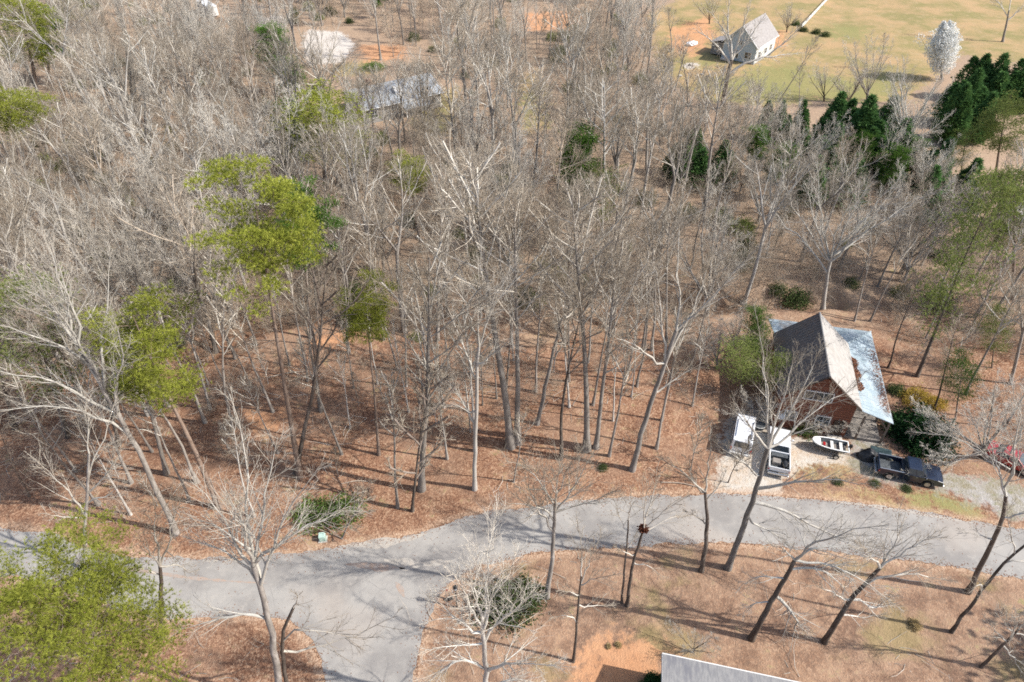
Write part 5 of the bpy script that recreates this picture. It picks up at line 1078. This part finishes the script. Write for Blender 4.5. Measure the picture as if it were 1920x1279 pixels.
part('console', 'carred', BT, lambda mb: mb.box((.75, .2, .55), (.3, .5, .4), bev=.05)); part('outboard_motor', 'black', BT, lambda mb: (mb.box((-2.2, 0, .85), (.35, .28, .4), bev=.06), mb.cyl((-2.2, 0, .7), (-2.25, 0, .05), .07, n=8)))
# covered things beside the navy pickup
p = at(1627, 858); TM = empty('tarp_covered_motorcycle', (p[0], p[1], .02), -.15); tag(TM, "peaked black tarp over a motorcycle behind the navy pickup", 'covered motorcycle')
def tarp(mb):
    g = random.Random(8); prof = [(-1.0, .55, .18), (-.6, .75, .55), (-.15, 1.2, .62), (.15, 1.15, .6), (.55, .8, .5), (.95, .6, .35)]
    rings = []
    for x, h, w in prof:
        rings.append([mb.bm.verts.new((x + g.uniform(-.04, .04), math.cos(a) * w * (1.15 - .5 * max(0, math.sin(a))), .02 + max(0, math.sin(a)) ** .8 * h * (1 + g.uniform(-.07, .07)))) for a in [math.pi * k / 9 for k in range(10)]])
    for u, v in zip(rings[:-1], rings[1:]):
        for i in range(9): mb.bm.faces.new((u[i], v[i], v[i + 1], u[i + 1]))
    mb.bm.faces.new(rings[0]); mb.bm.faces.new(rings[-1][::-1]); bmesh.ops.recalc_face_normals(mb.bm, faces=mb.bm.faces[:])
part('tarp', 'tarp_black', TM, tarp)
for x in (-.85, .85): part('wheel', 'tyre', TM, lambda mb: mb.cyl((x, -.06, .3), (x, .06, .3), .31, n=16))
p = at(1648, 857); TC = empty('low_utility_trailer', (p[0], p[1], .02), hd + math.pi - .1); tag(TC, "low flat trailer under a dark teal cover beside the black tarp", 'trailer')
part('cover', 'tarp_teal', TC, lambda mb: mb.box((0, 0, .62), (1.9, 1.3, .14), bev=.06)); part('trailer_body', 'bedliner', TC, lambda mb: mb.box((0, 0, .42), (1.8, 1.2, .24)))
for s in (1, -1): wheel(TC, 0, s * .72, .27, .15)
p = at(1422, 800); TB = empty('stock_tub', (p[0], p[1], .02)); tag(TB, "dark oval tub on the pale gravel between the white van and pickup", 'tub')
part('tub_wall', 'bedliner', TB, lambda mb: (mb.cyl((0, 0, 0), (0, 0, .45), .62, .68, 20))); part('rim', 'trim', TB, lambda mb: [mb.cyl((.69 * math.cos(k), .69 * math.sin(k), .45), (.69 * math.cos(k + .32), .69 * math.sin(k + .32), .45), .03, n=5) for k in np.arange(0, 6.2, .314)])
p = at(1457, 806); DS = empty('satellite_dish', (p[0], p[1], 0)); tag(DS, "white satellite dish on a pole before the log house", 'satellite dish')
part('pole', 'chrome', DS, lambda mb: mb.cyl((0, 0, 0), (0, 0, 2.0), .035, n=8))
def dish(mb):
    rr = bmesh.ops.create_uvsphere(mb.bm, u_segments=16, v_segments=10, radius=.55); bmesh.ops.delete(mb.bm, geom=[v for v in rr['verts'] if v.co.z > -.25], context='VERTS')
    bmesh.ops.transform(mb.bm, matrix=Matrix.Translation((.1, -.1, 2.3)) @ Matrix.Rotation(R(55), 4, (1, .4, 0)) @ Matrix.Scale(1.25, 4), verts=mb.bm.verts[:])
part('dish', 'white', DS, dish); part('feed_arm', 'chrome', DS, lambda mb: mb.cyl((.1, -.1, 1.8), (.3, -.6, 2.25), .02, n=5))

# ---------------------------------------------------------------- roadside pieces
p = at(606, 1012); UB = empty('utility_box', (p[0], p[1], tz(p[0], p[1])), .15); UB.scale = (.75, .75, .8); tag(UB, "pale green utility box on the road bank in front of green shrubs", 'utility box')
part('pad', 'stone', UB, lambda mb: mb.box((0, 0, .04), (1.0, .9, .14))); part('cabinet', 'greybox', UB, lambda mb: mb.prism([(-.36, .1), (.36, .1), (.36, .72), (.22, .84), (-.36, .84)], -.34, .34, None, .02)); part('lid', 'greybox', UB, lambda mb: mb.box((-.05, 0, .865), (.66, .74, .04), bev=.01)); part('door', 'greybox', UB, lambda mb: mb.box((0, -.35, .42), (.6, .02, .5)))
p = at(857, 1139); LP = empty('lamp_post', (p[0], p[1], 0)); tag(LP, "thin black lamp post at the inner corner of the road fork", 'lamp post')
part('post', 'black', LP, lambda mb: (mb.cyl((0, 0, 0), (0, 0, 2.6), .055, n=10), mb.cyl((0, 0, 0), (0, 0, .35), .1, .07, 10))); part('lantern', 'black', LP, lambda mb: (mb.cyl((0, 0, 2.6), (0, 0, 2.68), .09, .16, 6), mb.cyl((0, 0, 3.02), (0, 0, 3.25), .22, .03, 6), [mb.cyl((.15 * math.cos(k), .15 * math.sin(k), 2.66), (.18 * math.cos(k), .18 * math.sin(k), 3.03), .014, n=4) for k in np.arange(0, 6.2, 1.047)]))
part('lamp_glass', 'lamp', LP, lambda mb: mb.cyl((0, 0, 2.68), (0, 0, 3.02), .13, .16, 6))
p = at(843, 1124); MBX = empty('mailbox', (p[0], p[1], 0), 1.9); tag(MBX, "black mailbox with a red flag beside the thin lamp post", 'mailbox')
part('post', 'post', MBX, lambda mb: mb.box((0, 0, .5), (.1, .1, 1.0))); part('box', 'black', MBX, lambda mb: mb.prism([(-.13, 0), (.13, 0), (.13, .16), (.09, .25), (0, .29), (-.09, .25), (-.13, .16)], -.27, .27) or bmesh.ops.translate(mb.bm, vec=(0, 0, 1.0), verts=mb.bm.verts[:])); part('flag', 'carred', MBX, lambda mb: mb.box((.145, .1, 1.22), (.015, .16, .2))); part('door', 'white', MBX, lambda mb: mb.box((0, -.28, 1.12), (.2, .02, .2)))
# leaf nest in the fork of the slender tree
B = at(1175, 1137); q = on_y(1207, 992, B[1]); C = q + g5.normal(0, .11, (300, 3)) * np.array([1.2, 1, .9])
tag(link('leaf_nest', npmesh('leaf_nest', *blades(g5, C, nrm(C - q), 3, .16, .055, .9)), M['nest']), "round brown nest of dead leaves in the fork of the slender tree", 'nest')
# fallen trunks
for (p0, p1, r, lab) in (((1060, 612), (1128, 560), .16, "pale fallen trunk lying slantwise at the ditch behind the tall pair"), ((15, 772), (85, 742), .22, "fallen trunk lying along the dark left bank"), ((1240, 905), (1312, 915), .07, "thin fallen pole beside the driveway mouth"), ((505, 712), (575, 700), .08, "thin fallen stem on leaves behind the tallest pine's trunk"), ((690, 900), (640, 905), .06, "short fallen branch left of the crooked stem")):
    A, Bq = at(*p0), at(*p1); A[2] = tz(*A[:2]) + r * .7; Bq[2] = tz(*Bq[:2]) + r * .7; pts, L = resample([A, (A + Bq) / 2 + np.array([.15, .2, .1]), Bq], 8)
    o = empty('fallen_log', tuple((A + Bq) / 2)); c0 = (A + Bq) / 2; link('trunk', npmesh('fallen_trunk', *tubes([((pts - c0)[None], r * np.linspace(1, .6, 8)[None])], [8]), True), M['log'], o)
    st = walk(g5, (pts - c0)[[3, 5, 6]], nrm(g5.normal(0, 1, (3, 3)) + np.array([0, 0, .6])), np.array([.9, .7, .6]), 3, .1, 0); link('branch_stub', npmesh('branch_stub', *tubes([(st, r * .3 * np.ones((3, 1)) * np.linspace(1, .4, 4)[None])], [5]), True), M['log'], o); tag(o, lab, 'fallen log')

# ---------------------------------------------------------------- houses
def gable_house(name, O, rz, w, l, wall, pitch, over, walls, roof, label, trim='trim', th=.14):
    """footprint w (local x, gable ends at y=0 and y=l), ridge along local y"""
    h = empty(name, (O[0], O[1], 0), rz); tag(h, label, 'house'); rh = wall + w / 2 * pitch
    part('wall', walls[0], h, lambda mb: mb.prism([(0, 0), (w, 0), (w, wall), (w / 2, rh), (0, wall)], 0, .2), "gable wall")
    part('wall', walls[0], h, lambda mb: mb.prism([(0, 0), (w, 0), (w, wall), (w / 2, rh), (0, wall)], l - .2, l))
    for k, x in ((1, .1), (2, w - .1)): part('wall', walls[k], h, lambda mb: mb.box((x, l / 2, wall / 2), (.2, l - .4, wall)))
    e = over * pitch
    for s in (-1, 1):
        x0 = w / 2 + s * (w / 2 + over); pts = [(w / 2 + s * .004, -over, rh + .15 + s * .002), (x0, -over, wall + .15 - e), (x0, l + over, wall + .15 - e), (w / 2 + s * .004, l + over, rh + .15 + s * .002)]
        part('roof_slope', roof, h, lambda mb: mb.slab(pts, th))
        part('gutter', trim, h, lambda mb: mb.cyl((x0 + s * .05, -over, wall + .08 - e), (x0 + s * .05, l + over, wall + .08 - e), .06, n=6))
    part('ridge_cap', roof, h, lambda mb: mb.cyl((w / 2, -over - .01, rh + .13), (w / 2, l + over + .01, rh + .13), .09, n=6))
    for y in (-over - .02, l + over + .02): part('barge_board', trim, h, lambda mb: [mb.cyl((w / 2, y, rh + .06), (w / 2 + s * (w / 2 + over), y, wall + .06 - e), .09, n=4) for s in (-1, 1)])
    return h, rh
# far cottage: A left, B near corner, C right
A, B, C = at(1352, 108), at(1408, 120), at(1448, 84)
rz = heading(A, B); w = float(np.linalg.norm(B - A)) + .6; l = 11.5; print("COTTAGE", w, l, at(1413, 18, 6.5))
CT_, rh = gable_house('cottage', A, rz, w, l, 3.8, .95, .4, ('shadeside', 'greyside', 'offwhite'), 'shingle_far', "far white cottage with a grey gabled roof behind the gnarled dark tree", 'white')  # gable and left wall colours carry shade; the sunlit right wall is off-white
window(CT_, (w * .78, 0, 1.6), 1.5, 1.4, 0, 2, 2); window(CT_, (w * .42, 0, 1.5), 1.3, 1.7, 0, 2, 1); window(CT_, (w * .5, 0, 4.0), .9, .9, 0, 2, 2)
for y in (2.2, 6.0, 9.0):
    if y < l - 1: window(CT_, (w, y, 1.6), 1.2, 1.3, R(90), 2, 2, 'trim')
part('annexe_wall', 'greyside', CT_, lambda mb: mb.box((-1.7, 3.6, 1.35), (3.2, 4.4, 2.7))); part('annexe_roof', 'shingle_far', CT_, lambda mb: mb.slab([(-3.7, 1.0, 2.6), (-.02, 1.0, 3.6), (-.02, 6.2, 3.6), (-3.7, 6.2, 2.6)], .12)); window(CT_, (-1.9, 1.4, 1.5), 1.0, 1.2, 0, 2, 2)  # annexe wall's grey includes its shade
part('porch_step', 'stone', CT_, lambda mb: mb.box((w * .2, -.8, .15), (2.4, 1.4, .3)))
# blue-grey roofed house
a, b = at(642, 172, 3.2), at(782, 142, 3.2); rz = heading(a, b) - math.pi / 2; 
L = float(np.linalg.norm(b - a)); d = np.array([math.cos(rz), math.sin(rz)])
O = (a - np.array([0, 0, 0]))[:2] + np.array([0.0, 0.0])
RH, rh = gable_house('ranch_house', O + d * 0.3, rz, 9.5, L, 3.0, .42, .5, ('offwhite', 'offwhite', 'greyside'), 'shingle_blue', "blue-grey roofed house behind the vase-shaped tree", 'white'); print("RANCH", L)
for y in np.linspace(2, L - 2, 4): window(RH, (9.5, y, 1.6), 1.3, 1.3, R(90), 2, 2)
part('dormer', 'white', RH, lambda mb: mb.prism([(6.2, 3.4), (8.2, 3.4), (8.2, 4.1), (7.2, 5.0), (6.2, 4.4)], L * .5 - .8, L * .5 + .8)); part('chimney', 'brick', RH, lambda mb: mb.box((3.6, L * .25, 5.2), (.7, .7, 1.6)))
part('porch_roof', 'shingle_blue', RH, lambda mb: mb.slab([(9.9, L * .45, 2.7), (12.0, L * .45, 2.2), (12.0, L * .8, 2.2), (9.9, L * .8, 2.7)], .12))
for y in (.47, .78): part('porch_post', 'white', RH, lambda mb: mb.box((11.8, L * y, 1.05), (.14, .14, 2.1)))
# roof in the lower right, its house mostly below the frame
a, b = at(1243, 1226, 3.6), at(1491, 1279, 3.6); rz = heading(a, b); L = float(np.linalg.norm(b - a)) + 6
NH = empty('near_house', (a[0], a[1], 0), rz); tag(NH, "grey shingled house roof cut off by the bottom edge", 'house')
part('roof_slope', 'shingle', NH, lambda mb: mb.slab([(0, 0, 3.6), (L, 0, 3.6), (L, -5.2, 5.4), (0, -5.2, 5.4)], .14)); part('roof_slope', 'shingle', NH, lambda mb: mb.slab([(0, -5.21, 5.4), (L, -5.21, 5.4), (L, -10.4, 3.6), (0, -10.4, 3.6)], .14))
part('drip_edge', 'trim', NH, lambda mb: (mb.box((L / 2, .04, 3.53), (L + .1, .08, .16)), mb.cyl((-.03, 0, 3.54), (-.03, -5.2, 5.34), .06, n=4), mb.cyl((-.03, -5.2, 5.34), (-.03, -10.4, 3.54), .06, n=4)))
part('wall', 'offwhite', NH, lambda mb: (mb.box((L / 2, -.6, 1.68), (L - 1, .2, 3.36)), mb.box((L / 2, -9.8, 1.68), (L - 1, .2, 3.36))))
part('gable_wall', 'offwhite', NH, lambda mb: [mb.box((x, -5.2, 1.68), (.2, 9.0, 3.36)) for x in (.6, L - .6)] + [mb.slab([(x, -.8, 3.37), (x + .2, -.8, 3.37), (x + .2, -5.2, 5.0), (x, -5.2, 5.0)], .3) for x in (.5, L - .7)])
for x in (2.5, 6.5, 10.5): window(NH, (x, -.5, 1.7), 1.3, 1.2, R(180), 2, 2)
# shed at the right edge, white trailer at the top edge
p = at(1898, 442); SH = empty('white_shed', (p[0], p[1], 0), .1); tag(SH, "small white shed with a dark opening at the right edge", 'shed')
part('wall', 'white', SH, lambda mb: (mb.box((.6, 0, 1.2), (1.2, .12, 2.4)), mb.box((3.4, 0, 1.2), (1.8, .12, 2.4)), mb.box((1.85, 0, 2.2), (1.3, .12, .4)), mb.box((.06, 2, 1.2), (.12, 3.9, 2.4)), mb.box((4.24, 2, 1.2), (.12, 3.9, 2.4)), mb.box((2.15, 4, 1.2), (4.3, .12, 2.4)))); part('roof', 'roof_grey', SH, lambda mb: mb.slab([(-.3, -.4, 2.45), (4.6, -.4, 2.45), (4.6, 4.4, 3.0), (-.3, 4.4, 3.0)], .1))
p = at(372, 22); TRL = empty('white_trailer', (p[0], p[1], 0), heading(at(372, 22), at(440, 30)) - .55); tag(TRL, "white long trailer roof glimpsed through trees at the top edge", 'trailer')
part('body', 'white', TRL, lambda mb: mb.box((4.5, 1.25, 1.7), (9.0, 2.5, 2.4), bev=.12)); part('roof', 'tarp_white', TRL, lambda mb: mb.box((4.5, 1.25, 2.94), (8.8, 2.4, .1), bev=.04))
for x in (2, 4.5, 7): window(TRL, (x, 0, 1.9), 1.0, .7, 0, 1, 1, 'trim')
for x in (3.6, 4.5):
    for y in (.1, 2.4): wheel(TRL, x, y, .36, .22)
# white rail fence on the far lawn
a, b = at(1502, 55), at(1566, -14); n = 9; FN = empty('rail_fence', tuple(a), heading(a, b)); tag(FN, "white rail fence running away over the far lawn", 'fence'); L = float(np.linalg.norm(b - a))
for i in range(n): part('fence_post', 'white', FN, lambda mb: mb.box((L * i / (n - 1), 0, .6), (.16, .16, 1.3)))
for i in range(n - 1):
    for z in (.42, .78, 1.14): part('rail', 'white', FN, lambda mb: mb.box((L * (i + .5) / (n - 1), 0, z), (L / (n - 1) - .18, .06, .14)))
# white tarp heap and pale stones by the cottage
p = at(1297, 84); TH = MB(); TH.blob((0, 0, .25), (1.6, .9, .55), 3, .16, 3); o = TH.build('tarp_heap', M['tarp_white']); o.location = (p[0], p[1], 0); o.rotation_euler = (0, 0, .5); tag(o, "crumpled white tarp heap on orange clay left of the far cottage", 'tarp heap')
for i, (px, py, s, lab) in enumerate([(1295, 122, .8, "pale boulder on the lawn, nearest below the white tarp heap"), (1275, 143, .7, "pale boulder lowest on the slope left of the gnarled tree"), (1316, 140, .55, "small pale boulder nearest the gnarled tree's left limb"), (1330, 143, .5, "smallest pale boulder beside the gnarled tree trunk"), (1258, 118, .6, "pale boulder farthest left on the cottage lawn")]):
    p = at(px, py); r = MB(); r.blob((0, 0, s * .15), (s * .6, s * .45, s * .3), 2, .2, i); o = r.build('boulder', M['stone']); o.location = (p[0], p[1], 0); tag(o, lab, 'boulder', 'pale boulders on the cottage lawn')
